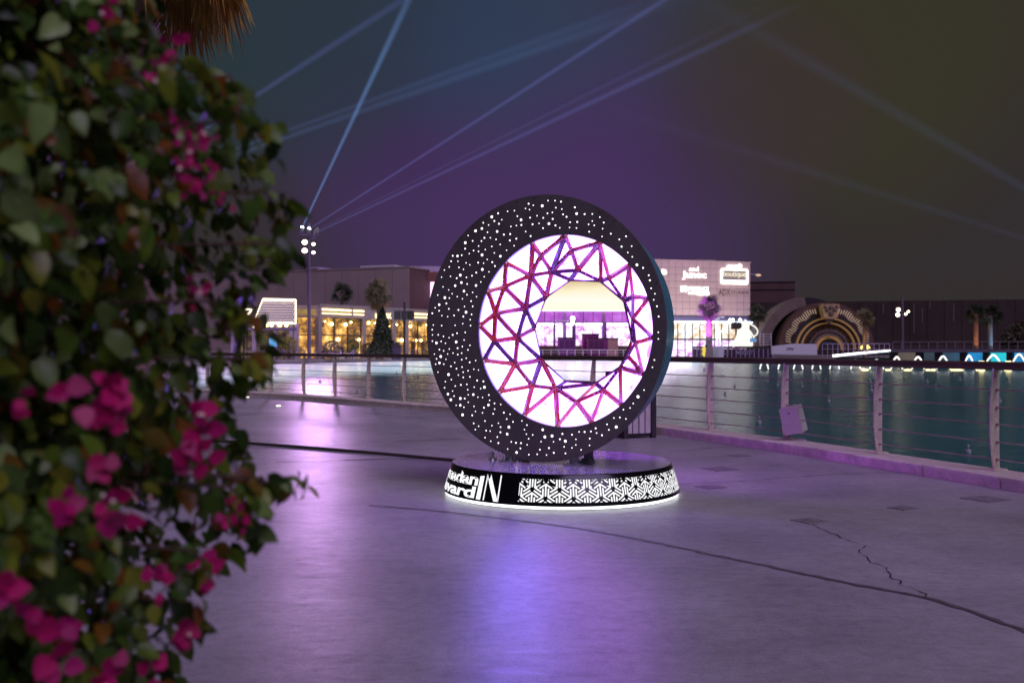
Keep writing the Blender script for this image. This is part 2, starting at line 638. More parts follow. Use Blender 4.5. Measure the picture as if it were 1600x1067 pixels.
# kerb: single painted blocks
kerb = bpy.data.objects.new('kerb', None); COL.objects.link(kerb); struct(kerb)
seg = 8
i = 0
kn = 0
while i + seg < len(line):
    ln = seg + random.choice([-1, 0, 0, 1, 2])
    j = min(i + ln, len(line) - 1)
    mb = MB()
    dz = random.uniform(-0.004, 0.004)
    dx = random.uniform(-0.004, 0.004)
    bot, tp = [], []
    ins = [inner[k] for k in range(i, j + 1)]
    ous = [outer[k] for k in range(i, j + 1)]
    t0 = (ins[1] - ins[0]).normalized() * 0.006
    ins[0] = ins[0] + t0; ous[0] = ous[0] + t0; ins[-1] = ins[-1] - t0; ous[-1] = ous[-1] - t0
    n = len(ins)
    vs = []
    nn = (ous[0] - ins[0]).normalized()
    for k in range(n):
        vs += [(*(ins[k] + nn * dx).xy, 0.0), (*(ins[k] + nn * dx).xy, KH - 0.035 + dz), (*(ins[k] + nn * (dx - 0.012)).xy, KH - 0.034 + dz), (*(ins[k] + nn * (dx - 0.010)).xy, KH - 0.008 + dz), (*(ins[k] + nn * (dx + 0.004)).xy, KH + dz), (*ous[k].xy, KH + dz), (*ous[k].xy, -0.05)]
    q = 7
    for k in range(n - 1):
        for c in range(q - 1):
            mb.f.append((k * q + c, (k + 1) * q + c, (k + 1) * q + c + 1, k * q + c + 1)); mb.m.append(0)
    mb.f.append(tuple(range(q))); mb.m.append(0)
    mb.f.append(tuple((n - 1) * q + c for c in range(q))[::-1]); mb.m.append(0)
    mb.v = vs
    if ins[0].y > -1:
        mb.build('kerb_block', M['kerb'], kerb)
    i = j
    kn += 1

# floor joints, cracks, covers
fpatch = []


def ribbon(pts, w, name, mat, z=0.004, jit=0.3):
    P = [Vector(p) for p in pts]
    vs, fs = [], []
    for k, p in enumerate(P):
        t = (P[min(k + 1, len(P) - 1)] - P[max(k - 1, 0)]); t.z = 0; t.normalize()
        s_ = Vector((-t.y, t.x, 0))
        ww = w * random.uniform(1 - jit, 1 + jit) * 0.5
        vs += [(*(p + s_ * ww).xy, z), (*(p - s_ * ww * random.uniform(0.7, 1.2)).xy, z)]
    for k in range(len(P) - 1):
        fs.append((2 * k, 2 * k + 2, 2 * k + 3, 2 * k + 1))
    mb = MB(); mb.add(vs, fs)
    return mb.build(name, mat, deck)


def jag(px, step, amp):
    base = catmull([G(*p) for p in px], step)
    o = []
    for p in base:
        o.append(p + Vector((random.uniform(-amp, amp), random.uniform(-amp, amp), 0)))
    return o


ribbon(jag([(575, 789), (700, 800), (850, 818), (950, 833), (1050, 853), (1200, 885), (1330, 912), (1460, 938), (1640, 1000)], 0.05, 0.009), 0.045, 'joint_sealant', M['sealant'])
Z8 = [(470, 195), (500, 225), (580, 260), (600, 275), (665, 290), (740, 330), (915, 388), (915, 400), (860, 430), (880, 450), (945, 495), (945, 520), (1090, 570), (1110, 610), (1130, 650), (1215, 688), (1195, 710), (1310, 745), (1415, 790), (1415, 828)]
ribbon(jag([(1180 + x / 5.333, 780 + y / 5.333) for x, y in Z8], 0.035, 0.009), 0.0065, 'crack', M['crack'], jit=0.7)
for px, w in [([(380, 688), (480, 690), (600, 689), (720, 686)], 0.02), ([(430, 722), (500, 721), (600, 717), (710, 717)], 0.03),
              ([(1040, 706), (1080, 703), (1110, 700), (1180, 697)], 0.02), ([(1060, 757), (1160, 752), (1280, 743), (1420, 738)], 0.012),
              ([(360, 650), (430, 645), (520, 641), (640, 652)], 0.02)]:
    ribbon(jag(px, 0.08, 0.012), w, 'crack', M['crack'], jit=0.8)
for (px, py, s_) in [(1265, 814, .20), (1411, 794, .18), (1125, 733, .30), (1110, 761, .22), (1540, 780, .30), (1155, 712, .2)]:
    p = G(px, py)
    mb = MB(); mb.box((p.x, p.y, 0.001), (s_, s_ * 0.95, 0.010), rz=0.5)
    fp = mb.build('floor_plate', pm('plate_dirty', (0.21, 0.195, 0.20), 0.5, var=0.5, scale=12), deck)
for n_, (px, py) in enumerate([(386, 622), (435, 636)]):
    p = G(px, py)
    t = thing('floor_light', ['small round lit lamp set in the floor beside the bush', 'small round lit floor lamp nearer to the camera'][n_], 'lamp', (p.x, p.y, 0), 'lamps set in the deck floor')
    mb = MB(); mb.lathe([(0.09, 0.0), (0.09, 0.014), (0.07, 0.018)], 16, Matrix.Translation((p.x, p.y, 0))); mb.build('ring', M['galv'], t)
    mb = MB(); mb.ball((p.x, p.y, 0.018), 0.06, 10, 6, sc=(1, 1, .5)); mb.build('lens', em('floor_lamp_glow', (1, .9, .8), 2.5), t, True)

cb = MB(); cb.tube(catmull([G(330, 690), G(375, 693), G(500, 702.5), G(600, 711), G(660, 716.5), G(712, 721.5)], 0.3), 0.018, 8)
c_o = cb.build('power_cable', M['cable'])
c_o.location.z = 0.018
tag(c_o, 'thick dark power cable lying on the deck, running to the round plinth', 'cable')


# ------------------------------------------------------------------ railing
T0 = posts[5]
railing = thing('lakeside_railing', 'curved railing with dark brown top tube, blade posts and five thin rods along the kerb', 'railing', (T0[0], T0[1], KH))
RT = 1.17
rl = [p for p in line if p.y > -1 and p.y < 32.2]
mb = MB(); mb.tube([(p.x, p.y, RT - 0.04) for p in rl[::3]], 0.041, 12); mb.build('top_rail', M['rail'], railing, True)
PH = RT - 0.08 - KH
for kf in (.782, .606, .437, .26, .087):
    mb = MB(); mb.tube([(p.x, p.y, KH + 0.02 + kf * PH) for p in rl[::3]], 0.0075, 6); mb.build('rod', M['rod'], railing, True)


def blade(k):
    """curved blade profile, x towards the deck, z up"""
    mb = MB()
    n = 14
    L_, R_ = [], []
    for a in range(n + 1):
        t = a / n
        bul = math.sin(math.pi * min(1, t * 1.02)) ** 0.9
        xin = 0.036 + 0.045 * bul - 0.004 * t      # deck side
        xout = -0.036 + 0.006 * math.sin(math.pi * t)
        L_.append((xin, t * PH)); R_.append((xout, t * PH))
    poly = L_ + R_[::-1]
    th = 0.009
    mb.prism([(x, -th, z) for x, z in poly], [(x, th, z) for x, z in poly])
    return mb.mesh('post')


blade_me = blade(0); blade_me.materials.append(M['steel'])
mbp = MB(); mbp.box((0, 0, 0), (0.16, 0.12, 0.016)); plate_me = mbp.mesh('base_plate'); plate_me.materials.append(M['steel'])
mbs = MB(); mbs.tube([(-0.02, -0.03, 0), (-0.02, 0.03, 0)], 0.014, 8); sleeve_me = mbs.mesh('rod_sleeve'); sleeve_me.materials.append(M['rod'])
for (x, y) in posts[2:]:
    k = min(range(len(line)), key=lambda q: (line[q].x - x) ** 2 + (line[q].y - y) ** 2)
    t = (line[min(k + 1, len(line) - 1)] - line[k - 1]).normalized()
    ang = math.atan2(t.x, -t.y)     # local +x -> towards the deck (-t.y, t.x)
    p = link('post', blade_me, railing)
    p.location = Vector((x, y, KH + 0.016)) - ORG[railing.name]
    p.rotation_euler = (random.uniform(-.006, .006), random.uniform(-.01, .01), ang)
    b = link('base_plate', plate_me, p); b.location = (0, 0, -0.008)
    for kf in (.782, .606, .437, .26, .087):
        b = link('rod_sleeve', sleeve_me, p); b.location = (0.024, 0, kf * PH + 0.004)

# grey service box on a post
pc = Vector((posts[7][0], posts[7][1], 0))
bx_t = thing('service_box', 'tilted pale grey metal box strapped to a railing post above the kerb', 'box', (pc.x - 0.09, pc.y - 0.22, KH + .16))
Mx = Matrix.Translation((pc.x + 0.02, pc.y - 0.20, KH + 0.265)) @ Matrix.Rotation(R(-14), 4, 'Y') @ Matrix.Rotation(R(-38), 4, 'Z')
mb = MB(); mb.box((0, 0.05, 0), (0.235, 0.17, 0.335), Mx); mb.build('housing', M['boxpaint'], bx_t)
mb = MB(); mb.box((0, -0.045, 0), (0.24, 0.012, 0.34), Mx); mb.box((0, -0.0375, 0), (0.225, 0.003, 0.325), Mx, 1)
mb.build('lid', [M['boxpaint'], M['dark']], bx_t)
mb = MB(); mb.tube([Mx @ Vector((-0.0, -0.055, 0.10)), Mx @ Vector((0, -0.05, 0.10))], 0.012, 8); mb.build('lock', M['dark'], bx_t)
mb = MB(); mb.tube(catmull([Mx @ Vector((0.0, 0.05, -0.165)), (pc.x + .0, pc.y - .14, KH + .10), (pc.x + .1, pc.y - .12, KH + .03), (pc.x + .2, pc.y - .2, KH + .012)], .03), 0.007, 6)
mb.build('cable', M['boxpaint'], bx_t, True)
mb = MB(); mb.box((0, 0.155, 0.02), (0.05, 0.05, 0.30), Mx); mb.build('bracket', M['steel'], bx_t)

# slotted litter bin behind the ring
bp_ = Vector((1.74, 14.6, 0))
bn = thing('litter_bin', 'square litter bin with slotted pale metal sides and dark corner posts behind the ring', 'bin', bp_, rotz=R(24), local=True)
for sx in (-1, 1):
    for sy in (-1, 1):
        mb = MB(); mb.box((sx * .235, sy * .235, .47), (.07, .07, .94)); mb.build('corner_post', M['dark'], bn)
for a in range(4):
    Ma = Matrix.Rotation(a * math.pi / 2, 4, 'Z')
    for k, x0 in enumerate((-.155, -.0525, .0525, .155)):
        mb = MB(); mb.box((x0, -.225, .47), (.085, .014, .80), Ma); mb.build('slat', M['boxpaint'], bn)
    for zr in (.05, .88):
        mb = MB(); mb.box((0, -.2, zr), (.4, .012, .06), Ma); mb.build('side_rail', M['dark'], bn)
mb = MB(); mb.box((0, 0, .945), (.54, .54, .03)); mb.build('lid', M['dark'], bn)
mb = MB(); mb.lathe([(.15, .03), (.17, .85)], 20); mb.build('liner', M['dark'], bn)


# ------------------------------------------------------------------ the ring on its plinth
TH = 0.4907
RC = Vector((0.2381, 8.785, 1.4744))
rv = Vector((math.cos(TH), -math.sin(TH), 0))
kv = Vector((math.sin(TH), math.cos(TH), 0))
zv = Vector((0, 0, 1))
RO, RI, OFF, DZ, THK = 1.1769, 0.8378, 0.2193, -0.024, 0.47
ROB = 1.085
AD, AR = 0.45, 0.494
BC = Vector((0.446, 9.0, 0))


def rp(a, b, d=0.0):
    return RC + rv * a + zv * b + kv * d


ring = thing('crescent_ring', 'big black standing ring pierced with tiny lights round a glowing faceted opening', 'sculpture', (RC.x, RC.y, 0.30))
n = 128
cs = [(math.cos(2 * math.pi * j / n), math.sin(2 * math.pi * j / n)) for j in range(n)]
mb = MB()
vs = [rp(RO * c, RO * s_, 0) for c, s_ in cs] + [rp(OFF + RI * c, DZ + RI * s_, 0) for c, s_ in cs] + [rp((RO) * c, (RO) * s_, 0.02) for c, s_ in cs] + [rp(OFF + RI * c, DZ + RI * s_, 0.02) for c, s_ in cs]
fs = []
for j in range(n):
    k = (j + 1) % n
    fs += [(j, n + j, n + k, k), (j, k, 2 * n + k, 2 * n + j), (n + j, 3 * n + j, 3 * n + k, n + k), (2 * n + j, 2 * n + k, 3 * n + k, 3 * n + j)]
mb.add(vs, fs); face = mb.build('face_plate', M['face'], ring)
mb = MB()
q1 = RO - 0.004
vs = [rp(q1 * c, q1 * s_, 0.022) for c, s_ in cs] + [rp(ROB * c, ROB * s_, THK) for c, s_ in cs]
mb.add(vs, [(j, (j + 1) % n, n + (j + 1) % n, n + j) for j in range(n)])
mb.build('outer_band', M['rim'], ring, True)
mb = MB()
vs = [rp(ROB * c, ROB * s_, THK) for c, s_ in cs] + [rp(OFF * .6 + .70 * c, DZ + .70 * s_, THK) for c, s_ in cs]
mb.add(vs, [(j, (j + 1) % n, n + (j + 1) % n, n + j) for j in range(n)])
mb.build('back_plate', M['face'], ring)
# rear funnel, also lit
mb = MB()
cx = OFF
vs = [rp(OFF * .6 + .70 * c, DZ + .70 * s_, THK) for c, s_ in cs] + [rp(cx + (AR + .012) * c, DZ + (AR + .012) * s_, AD + .012) for c, s_ in cs]
mb.add(vs, [(j, n + j, n + (j + 1) % n, (j + 1) % n) for j in range(n)])
mb.build('rear_light_panel', M['pan_rear'], ring)
# inner wall between rim and panels; panel light on it put in as emission
mb = MB()
vs = [rp(OFF + (RI - .001) * c, DZ + (RI - .001) * s_, 0.02) for c, s_ in cs] + [rp(OFF + (RI - .001) * c, DZ + (RI - .001) * s_, 0.075) for c, s_ in cs] + [rp(OFF + (RI - .10) * c, DZ + (RI - .10) * s_, 0.135) for c, s_ in cs]
fs = []
for j in range(n):
    k = (j + 1) % n
    fs += [(j, k, n + k, n + j), (n + j, n + k, 2 * n + k, 2 * n + j)]
mb.add(vs, fs)
mb.build('rim_glow', M['rim_lit'], ring, True)

# facets measured in the photograph, laid on the cone of the funnel
VX = dict(O0=(883.4, 367.8), O1=(937.8, 379), O2=(982.8, 415.6), O3=(1011, 467), O4=(1019.4, 527), O5=(1005.3, 584.4), O6=(971.6, 633), O7=(924.7, 660.3),
          O8=(871.3, 666), O9=(820.6, 646.3), O10=(779.4, 613.4), O11=(755, 563.8), O12=(746.6, 508.4), O13=(758.8, 453), O14=(788.8, 408), O15=(831.9, 379),
          a=(829, 430.6), b=(845, 399.7), c=(861.9, 425), d=(892.8, 391.3), e=(903, 422), f=(938.5, 440), g=(952, 434.4), h=(975, 470), i=(990.3, 463.5), j=(989.4, 498), k=(994, 535.6),
          q=(852.5, 463), p=(891, 436.5), r=(836.6, 513), l=(821.6, 482), m=(787.8, 448.4), n=(773.8, 489.7), t=(771.9, 533), s=(808.4, 528), u=(804.7, 569),
          v=(848.4, 561), w=(831.9, 603), x=(868.4, 607), z=(901.6, 628.4), B=(943.4, 609.7), A=(932, 599.5), Y=(883.4, 596.6), C=(972.5, 577), D=(981.9, 557.2), E=(988, 530))
AP = 'q p f h E C A Y v r'.split()
TRI = ('O15 O0 b|O0 O1 d|O1 O2 g|O2 O3 i|O3 O4 j|O4 O5 k|O5 O6 C|O6 O7 B|O7 O8 z|O8 O9 x|O9 O10 w|O10 O11 u|O11 O12 t|O12 O13 n|O13 O14 m|O14 O15 a|'
       'O15 b a|b c a|b O0 c|O0 d c|d e c|d O1 e|O1 f e|O1 g f|O2 h g|O2 i h|O3 j i|O4 k j|O5 D k|O5 C D|O6 B C|O7 z B|O8 x z|O9 w x|O10 u w|O11 t u|O12 n t|O13 m n|O14 a m|'
       'a c q|c p q|c e p|e f p|f g h|h i j|h j E|j k E|k D E|D C E|B C A|z B A|x z A|x A Y|x Y v|w x v|u w v|u v s|t s u|n s t|n l s|m l n|m a l|a q l|l q r|l r s|s r v')
VC = RC + rv * OFF + zv * DZ


def on_cone(px, py, nm):
    D_ = Vector(((px - 800) / FPX, 1, (HOR - py) / FPX))
    O_ = Vector((0, 0, CAMH))
    if nm[0] == 'O' or nm in AP:
        dd = 0.028 if nm[0] == 'O' else AD
        s_ = ((VC + kv * dd - O_).dot(kv)) / D_.dot(kv)
        P = O_ + D_ * s_ - (VC + kv * dd)
        a_, b_ = P.dot(rv), P.dot(zv)
        rr = math.hypot(a_, b_)
        tr = (RI - 0.004) if nm[0] == 'O' else AR
        return VC + kv * dd + (rv * a_ + zv * b_) * (tr / rr)
    best = None
    for q in range(0, 91):
        dd = 0.03 + (AD - 0.03) * q / 90
        s_ = ((VC + kv * dd - O_).dot(kv)) / D_.dot(kv)
        P = O_ + D_ * s_ - (VC + kv * dd)
        a_, b_ = P.dot(rv), P.dot(zv)
        rr = math.hypot(a_, b_)
        tgt = RI - 0.004 - (RI - 0.004 - AR) * (dd - 0.028) / (AD - 0.028)
        e_ = abs(rr - tgt)
        if best is None or e_ < best[0]:
            best = (e_, VC + kv * dd + (rv * a_ + zv * b_) * (0.5 + 0.5 * tgt / rr))
    return best[1]


V3 = {k_: on_cone(*p_, k_) for k_, p_ in VX.items()}
axis_c = VC + kv * (AD * 0.3)
edges = {}
for tr in TRI.split('|'):
    A_, B_, C_ = [V3[q] for q in tr.split()]
    cen = (A_ + B_ + C_) / 3
    nn = (B_ - A_).cross(C_ - A_).normalized()
    if nn.dot(VC - kv * 1.2 - cen) < 0:
        nn = -nn
    ins_ = [cen + (P - cen) * 0.93 for P in (A_, B_, C_)]
    mb = MB()
    mb.prism([P - nn * 0.012 for P in ins_], [P + nn * 0.002 for P in ins_])
    loc_x = (cen - VC).dot(rv)
    loc_z = (cen - VC).dot(zv)
    pmn = 'pan_b' if loc_x < -0.25 else ('pan_m' if loc_x > 0.25 or loc_z < -0.45 else 'pan_v')
    mb.build('light_panel', M[pmn], ring)
    q = tr.split()
    for e0, e1 in ((q[0], q[1]), (q[1], q[2]), (q[2], q[0])):
        key = tuple(sorted((e0, e1)))
        edges.setdefault(key, []).append(nn)
for (e0, e1), nns in edges.items():
    if e0[0] == 'O' and e1[0] == 'O':
        continue
    A_, B_ = V3[e0], V3[e1]
    nn = Vector((0, 0, 0))
    for q in nns:
        nn += q
    nn.normalize()
    t = (B_ - A_).normalized()
    sd_ = t.cross(nn).normalized()
    rim_e = e0 in AP and e1 in AP
    w = 0.007 if rim_e else 0.0235
    mid = (A_ + B_) / 2
    rr = (mid - VC - kv * (mid - VC).dot(kv)).length
    mt = 'bar_r' if rr > 0.67 else ('bar_m' if rr > 0.575 else 'bar_v')
    if random.random() < 0.18:
        mt = random.choice(['bar_m', 'bar_v', 'bar_r'])
    h0, h1 = 0.006, 0.020
    mb = MB()
    pr = [(-w, -0.012), (-w, h0), (-w * .28, h1), (-w * .12, h1 * .8), (w * .12, h1 * .8), (w * .28, h1), (w, h0), (w, -0.012)]
    mb.prism([A_ + sd_ * x + nn * y for x, y in pr], [B_ + sd_ * x + nn * y for x, y in pr])
    bar = mb.build('frame_bar', M[mt], ring)
    if not rim_e:
        mb = MB()
        for f_ in (0.18, 0.34, 0.66, 0.82):
            sgn = random.choice((-1, 1))
            mb.ball(A_.lerp(B_, f_) + sd_ * (w * .62 * sgn) + nn * 0.014, 0.0045, 6, 4)
        stuff(mb.build('screw_heads', M['screw'], bar))
# light holes in the face
mb = MB()
pts = []
tries = 0
while len(pts) < 330 and tries < 60000:
    tries += 1
    a_ = random.uniform(0, 2 * math.pi)
    r_ = math.sqrt(random.uniform(0.35, 1)) * RO
    x, y = r_ * math.cos(a_), r_ * math.sin(a_)
    if r_ > RO - 0.05 or math.hypot(x - OFF, y - DZ) < RI + 0.045:
        continue
    rad = random.choice([0.0048, 0.005, 0.0055, 0.006, 0.007, 0.0105, 0.0118])
    md = 0.047 if rad < .0102 else 0.064
    if any((x - p[0]) ** 2 + (y - p[1]) ** 2 < (md * random.uniform(.82, 1.06)) ** 2 for p in pts):
        continue
    pts.append((x, y, rad))
for (x, y, rad) in pts:
    k0 = 12
    vs = [rp(x + rad * math.cos(2 * math.pi * j / k0), y + rad * math.sin(2 * math.pi * j / k0), -0.002) for j in range(k0)]
    mb.add(vs, [tuple(range(k0))])
stuff(mb.build('light_holes', M['dot'], ring))
mb = MB()
for j in range(44):
    a_ = 2 * math.pi * (j + .3) / 44
    for (r0, ox, oz) in ((RO - 0.022, 0, 0), (RI + 0.02, OFF, DZ)):
        mb.ball(rp(ox + r0 * math.cos(a_), oz + r0 * math.sin(a_), -0.001), 0.006, 6, 4)
stuff(mb.build('bolt_heads', M['dark'], ring))
# feet of the ring
for sx in (-1, 1):
    for dd in (0.05, 0.36):
        mb = MB()
        x0 = sx * 0.32
        bz = -math.sqrt(RO ** 2 - x0 ** 2) + 0.02
        c0 = rp(x0, 0, dd)
        Mf = Matrix.Translation((c0.x, c0.y, 0)) @ Matrix.Rotation(-TH, 4, 'Z')
        zt = RC.z + bz + 0.05
        mb.box((0, 0, (zt + 0.285) / 2), (0.09, 0.012, zt - 0.285), Mf)
        mb.box((0, -0.045, 0.285 + 0.006), (0.13, 0.09, 0.012), Mf)
        for bx in (-.035, .035):
            mb.tube([Mf @ Vector((bx, -0.055, 0.29)), Mf @ Vector((bx, -0.055, 0.315))], 0.012, 6)
        mb.build('foot_bracket', M['galv'], ring)

# plinth
PB, PT_, PHT = 1.058, 0.985, 0.285
plinth = thing('round_plinth', 'low round black plinth with glowing lettering and lattice, lit from under its edge', 'plinth', (BC.x, BC.y, 0))
Mb = Matrix.Translation(BC)
mb = MB(); mb.lathe([(PB, 0.035), (PT_ + .004, PHT - 0.008), (PT_ - 0.004, PHT - 0.001)], 128, Mb, cap=False); mb.build('side', M['baseside'], plinth, True)
mb = MB(); mb.lathe([(PT_ - 0.005, PHT - 0.02), (PT_ - 0.005, PHT)], 128, Mb); mb.build('top_plate', M['basetop'], plinth)
mb = MB(); mb.lathe([(PB - 0.05, 0.0), (PB - 0.05, 0.036), (PB - 0.003, 0.036)], 96, Mb, cap=False); mb.build('skirt', M['galv'], plinth)
mb = MB(); mb.tube([BC + Vector(((PB - 0.022) * math.cos(a), (PB - 0.022) * math.sin(a), 0.022)) for a in np.linspace(0, 2 * math.pi, 96, endpoint=False)], 0.013, 8, closed=True)
mb.build('led_strip', M['led'], plinth, True)
AZ0 = math.atan2(-BC.y, -BC.x)


def plw(phi, v, o=0.003):
    """point on the slanted side: phi degrees to the right of the camera direction, v 0 at top 1 at bottom"""
    a = AZ0 + R(phi)
    r_ = PT_ + (PB - PT_) * v + o
    z_ = PHT - 0.006 + (0.038 - PHT) * v
    return BC + Vector((r_ * math.cos(a), r_ * math.sin(a), z_))


def wrap_text(txt, p0, p1, v0, v1, bold, name):
    vs, fs = text2d(txt, bold)
    mb = MB()
    mb.add([plw(p0 + v[0] * (p1 - p0), v1 + v[1] * (v0 - v1)) for v in vs], fs)
    o = mb.build(name, M['cut'], plinth)
    return stuff(o)


DEG = 1 / R(1) / 1.02        # degrees per metre along the side
wrap_text('Ramadan', -95, -43.0, 0.10, 0.50, 0.03, 'lettering')
wrap_text('Boulevard', -112, -43.6, 0.535, 0.915, 0.03, 'lettering')
IN = [[(0.0, 0), (.21, 0), (.21, 1), (.0, 1)], [(.27, 1), (.37, 0), (.42, 0), (.32, 1)], [(.37, 0), (.55, 0), (.85, 1), (.67, 1)], [(.95, 0), (1.0, 0), (.85, 1), (.76, .72)]]


def strip(mb_, poly):
    a, b, c, d = poly
    n_ = 10
    vs = []
    for q in range(n_ + 1):
        f_ = q / n_
        for (p0, p1) in ((a, d), (b, c)):
            vs.append(plw(-42.2 + (p0[0] + (p1[0] - p0[0]) * f_) * 13, .08 + (p0[1] + (p1[1] - p0[1]) * f_) * .845))
    mb_.add(vs, [(2 * q, 2 * q + 1, 2 * q + 3, 2 * q + 2) for q in range(n_)])


mbI = MB()
for poly in IN[:1]:
    strip(mbI, poly)
mbI.build('letter', M['cut'], plinth)
mbI = MB()
for poly in ([(.33, 0.03), (.385, 0.2), (.385, 1), (.33, 1)], [(.33, 0), (.52, 0), (.99, 1), (.80, 1)], [(.945, 0), (1.0, 0), (1.0, 1), (.945, .86)]):
    strip(mbI, poly)
mbI.build('letter', M['cut'], plinth)

# lattice of arrow strokes, clipped to its panel
PX0, PX1 = -19.5, 84.0
LV0, LV1 = 0.14, 0.86
slant = math.hypot(PHT - 0.038, PB - PT_)
LA = 0.145                 # lattice edge in metres
strokes = []
wm = (PX1 - PX0) * R(1) * 1.02
hm = (LV1 - LV0) * slant
for row in range(-2, 6):
    for col_ in range(-1, int(wm / (LA * 1.53)) + 2):
        nx = (col_ + (0.5 if row % 2 else 0)) * LA * 1.53
        ny = row * LA * 0.5 + 0.03
        P0 = np.array([nx, ny])
        for an in (90, 210, 330):
            sx_, sy_ = 0.883, 1.0
            u_ = np.array([math.cos(R(an)) * sx_, math.sin(R(an))])
            p_ = np.array([-u_[1], u_[0]])
            E_ = P0 + u_ * LA
            strokes.append((P0 + u_ * LA * .13, P0 + u_ * LA * .84))
            for sg in (1, -1):
                ca = R(an + sg * 120)
                w_ = np.array([math.cos(ca) * sx_, math.sin(ca)])
                tip = P0 + u_ * LA * .80
                strokes.append((tip, tip + w_ * LA * .47))


def clip_poly(poly, x0, x1, y0, y1):
    def cl(P, ax, val, keep_less):
        o = []
        for k in range(len(P)):
            a_, b_ = P[k], P[(k + 1) % len(P)]
            ia = (a_[ax] <= val) == keep_less or a_[ax] == val
            ib = (b_[ax] <= val) == keep_less or b_[ax] == val
            if ia:
                o.append(a_)
            if ia != ib:
                f_ = (val - a_[ax]) / (b_[ax] - a_[ax])
                o.append(a_ + (b_ - a_) * f_)
        return o
    for ax, val, kl in ((0, x0, False), (0, x1, True), (1, y0, False), (1, y1, True)):
        if len(poly) < 3:
            return []
        poly = cl(poly, ax, val, kl)
    return poly


mb = MB()
for (a_, b_) in strokes:
    dv = b_ - a_
    ln = np.hypot(*dv)
    dv /= ln
    pv = np.array([-dv[1], dv[0]]) * 0.0064
    poly = clip_poly([a_ - pv, b_ - pv, b_ + pv, a_ + pv], 0, wm, 0, hm)
    if len(poly) < 3:
        continue
    mb.add([plw(PX0 + q[0] / 1.02 / R(1), LV1 - q[1] / slant, 0.003) for q in poly], [tuple(range(len(poly)))])
stuff(mb.build('lattice_cutout', M['cut'], plinth))
# scuffs / small hardware on the plinth top
mb = MB()
p = Vector((BC.x - 0.62, BC.y + 0.05, PHT)); mb.lathe([(0.035, 0), (0.03, 0.012), (0.012, 0.03), (0.008, 0.075)], 10, Matrix.Translation(p)); mb.build('eye_bolt', M['galv'], plinth)


# ------------------------------------------------------------------ far shore
pav = pm('promenade_paving', (0.30, 0.26, 0.25), 0.6, var=0.3, scale=0.3)
shore = [(-60, 50), (120, 70), (300, 92), (434, 110), (560, 124), (673, 138), (850, 142), (1030, 138), (1200, 130), (1290, 124), (1400, 116), (1600, 112), (1900, 108), (2600, 100)]
sp = [Vector(((px - 800) / FPX * d, d, 0)) for px, d in shore]
g = MB()
vs, fs = [], []
for p in sp:
    vs += [(p.x, p.y, -1.5), (p.x, p.y, 0.0), (p.x * 1.0 + (p.x / p.y) * 600, p.y + 600, 0.0)]
for i in range(len(sp) - 1):
    fs += [(3 * i, 3 * i + 3, 3 * i + 4, 3 * i + 1), (3 * i + 1, 3 * i + 4, 3 * i + 5, 3 * i + 2)]
g.add(vs, fs)
struct(g.build('far_promenade', pav))

X = dict(
    wall_g=pm('grey_cladding', (0.34, 0.26, 0.25), 0.75, var=0.10, scale=0.4),
    wall_p=pm('pink_cladding', (0.60, 0.44, 0.42), 0.7, var=0.08, scale=0.5),
    wall_l=pm('lavender_plaster', (0.55, 0.42, 0.60), 0.7, var=0.1, scale=0.5),
    brown=pm('brown_wall', (0.042, 0.027, 0.021), 0.85, var=0.35, scale=0.25, stretch=(1, 1, .4)),
    brown2=pm('brown_block', (0.11, 0.06, 0.055), 0.85, var=0.2, scale=0.3),
    fascia=pm('fascia_taupe', (0.36, 0.28, 0.27), 0.6, var=0.1, scale=0.6),
    frame=pm('dark_bronze_frame', (0.05, 0.04, 0.035), 0.5),
    purple=lit_interior('purple_lit_glass', [(0.3, (0.22, 0.05, 0.36)), (0.55, (0.46, 0.10, 0.62)), (0.75, (0.62, 0.22, 0.80))], 1.1, 0.35),
    warm=lit_interior('warm_lit_window', [(0.34, (0.015, 0.010, 0.006)), (0.46, (0.12, 0.055, 0.015)), (0.55, (0.42, 0.20, 0.04)), (0.64, (0.9, 0.55, 0.16)), (0.74, (1.6, 1.2, 0.6))], 2.0, 0.55, 10),
    warm2=lit_interior('dim_lit_window', [(0.35, (0.02, 0.01, 0.02)), (0.5, (0.10, 0.06, 0.05)), (0.62, (0.35, 0.24, 0.08)), (0.72, (0.8, 0.65, 0.2))], 0.8, 0.8, 8),
    shop=lit_interior('white_lit_shop', [(0.30, (0.12, 0.03, 0.16)), (0.42, (0.40, 0.14, 0.45)), (0.52, (0.80, 0.60, 0.95)), (0.70, (0.92, 0.92, 1.0))], 2.0, 0.8, 6),
    shop2=lit_interior('cream_lit_shop', [(0.32, (0.25, 0.12, 0.06)), (0.47, (0.60, 0.46, 0.32)), (0.62, (0.80, 0.92, 1.0))], 1.7, 0.8, 6),
    led_warm=em('led_warm', (1.0, 0.74, 0.34), 4.0),
    bulb=em('bulb_warm', (1.0, 0.70, 0.25), 14.0),
    white=em('sign_white', (0.92, 0.96, 1.0), 7.0),
    net=em('net_light', (1.0, 0.85, 0.55), 3.0),
    canopy=em('canopy_white', (0.72, 0.86, 1.0), 8.0),
    sign_w=em('sign_face', (1.0, 0.97, 0.93), 2.4),
    led_soft=em('sign_cream', (1.0, 0.9, 0.66), 1.1),
    flood=em('flood_lens', (1.0, 0.84, 0.58), 9.0),
    beamlens=em('beam_lens', (0.8, 0.95, 1.0), 8.0),
    pole=pm('mast_purple_grey', (0.22, 0.15, 0.25), 0.35, 0.4),
    metal=pm('dull_metal', (0.30, 0.27, 0.29), 0.5, 0.5, var=0.2),
    whitep=pm('white_paint', (0.75, 0.72, 0.76), 0.5, var=0.08),
)

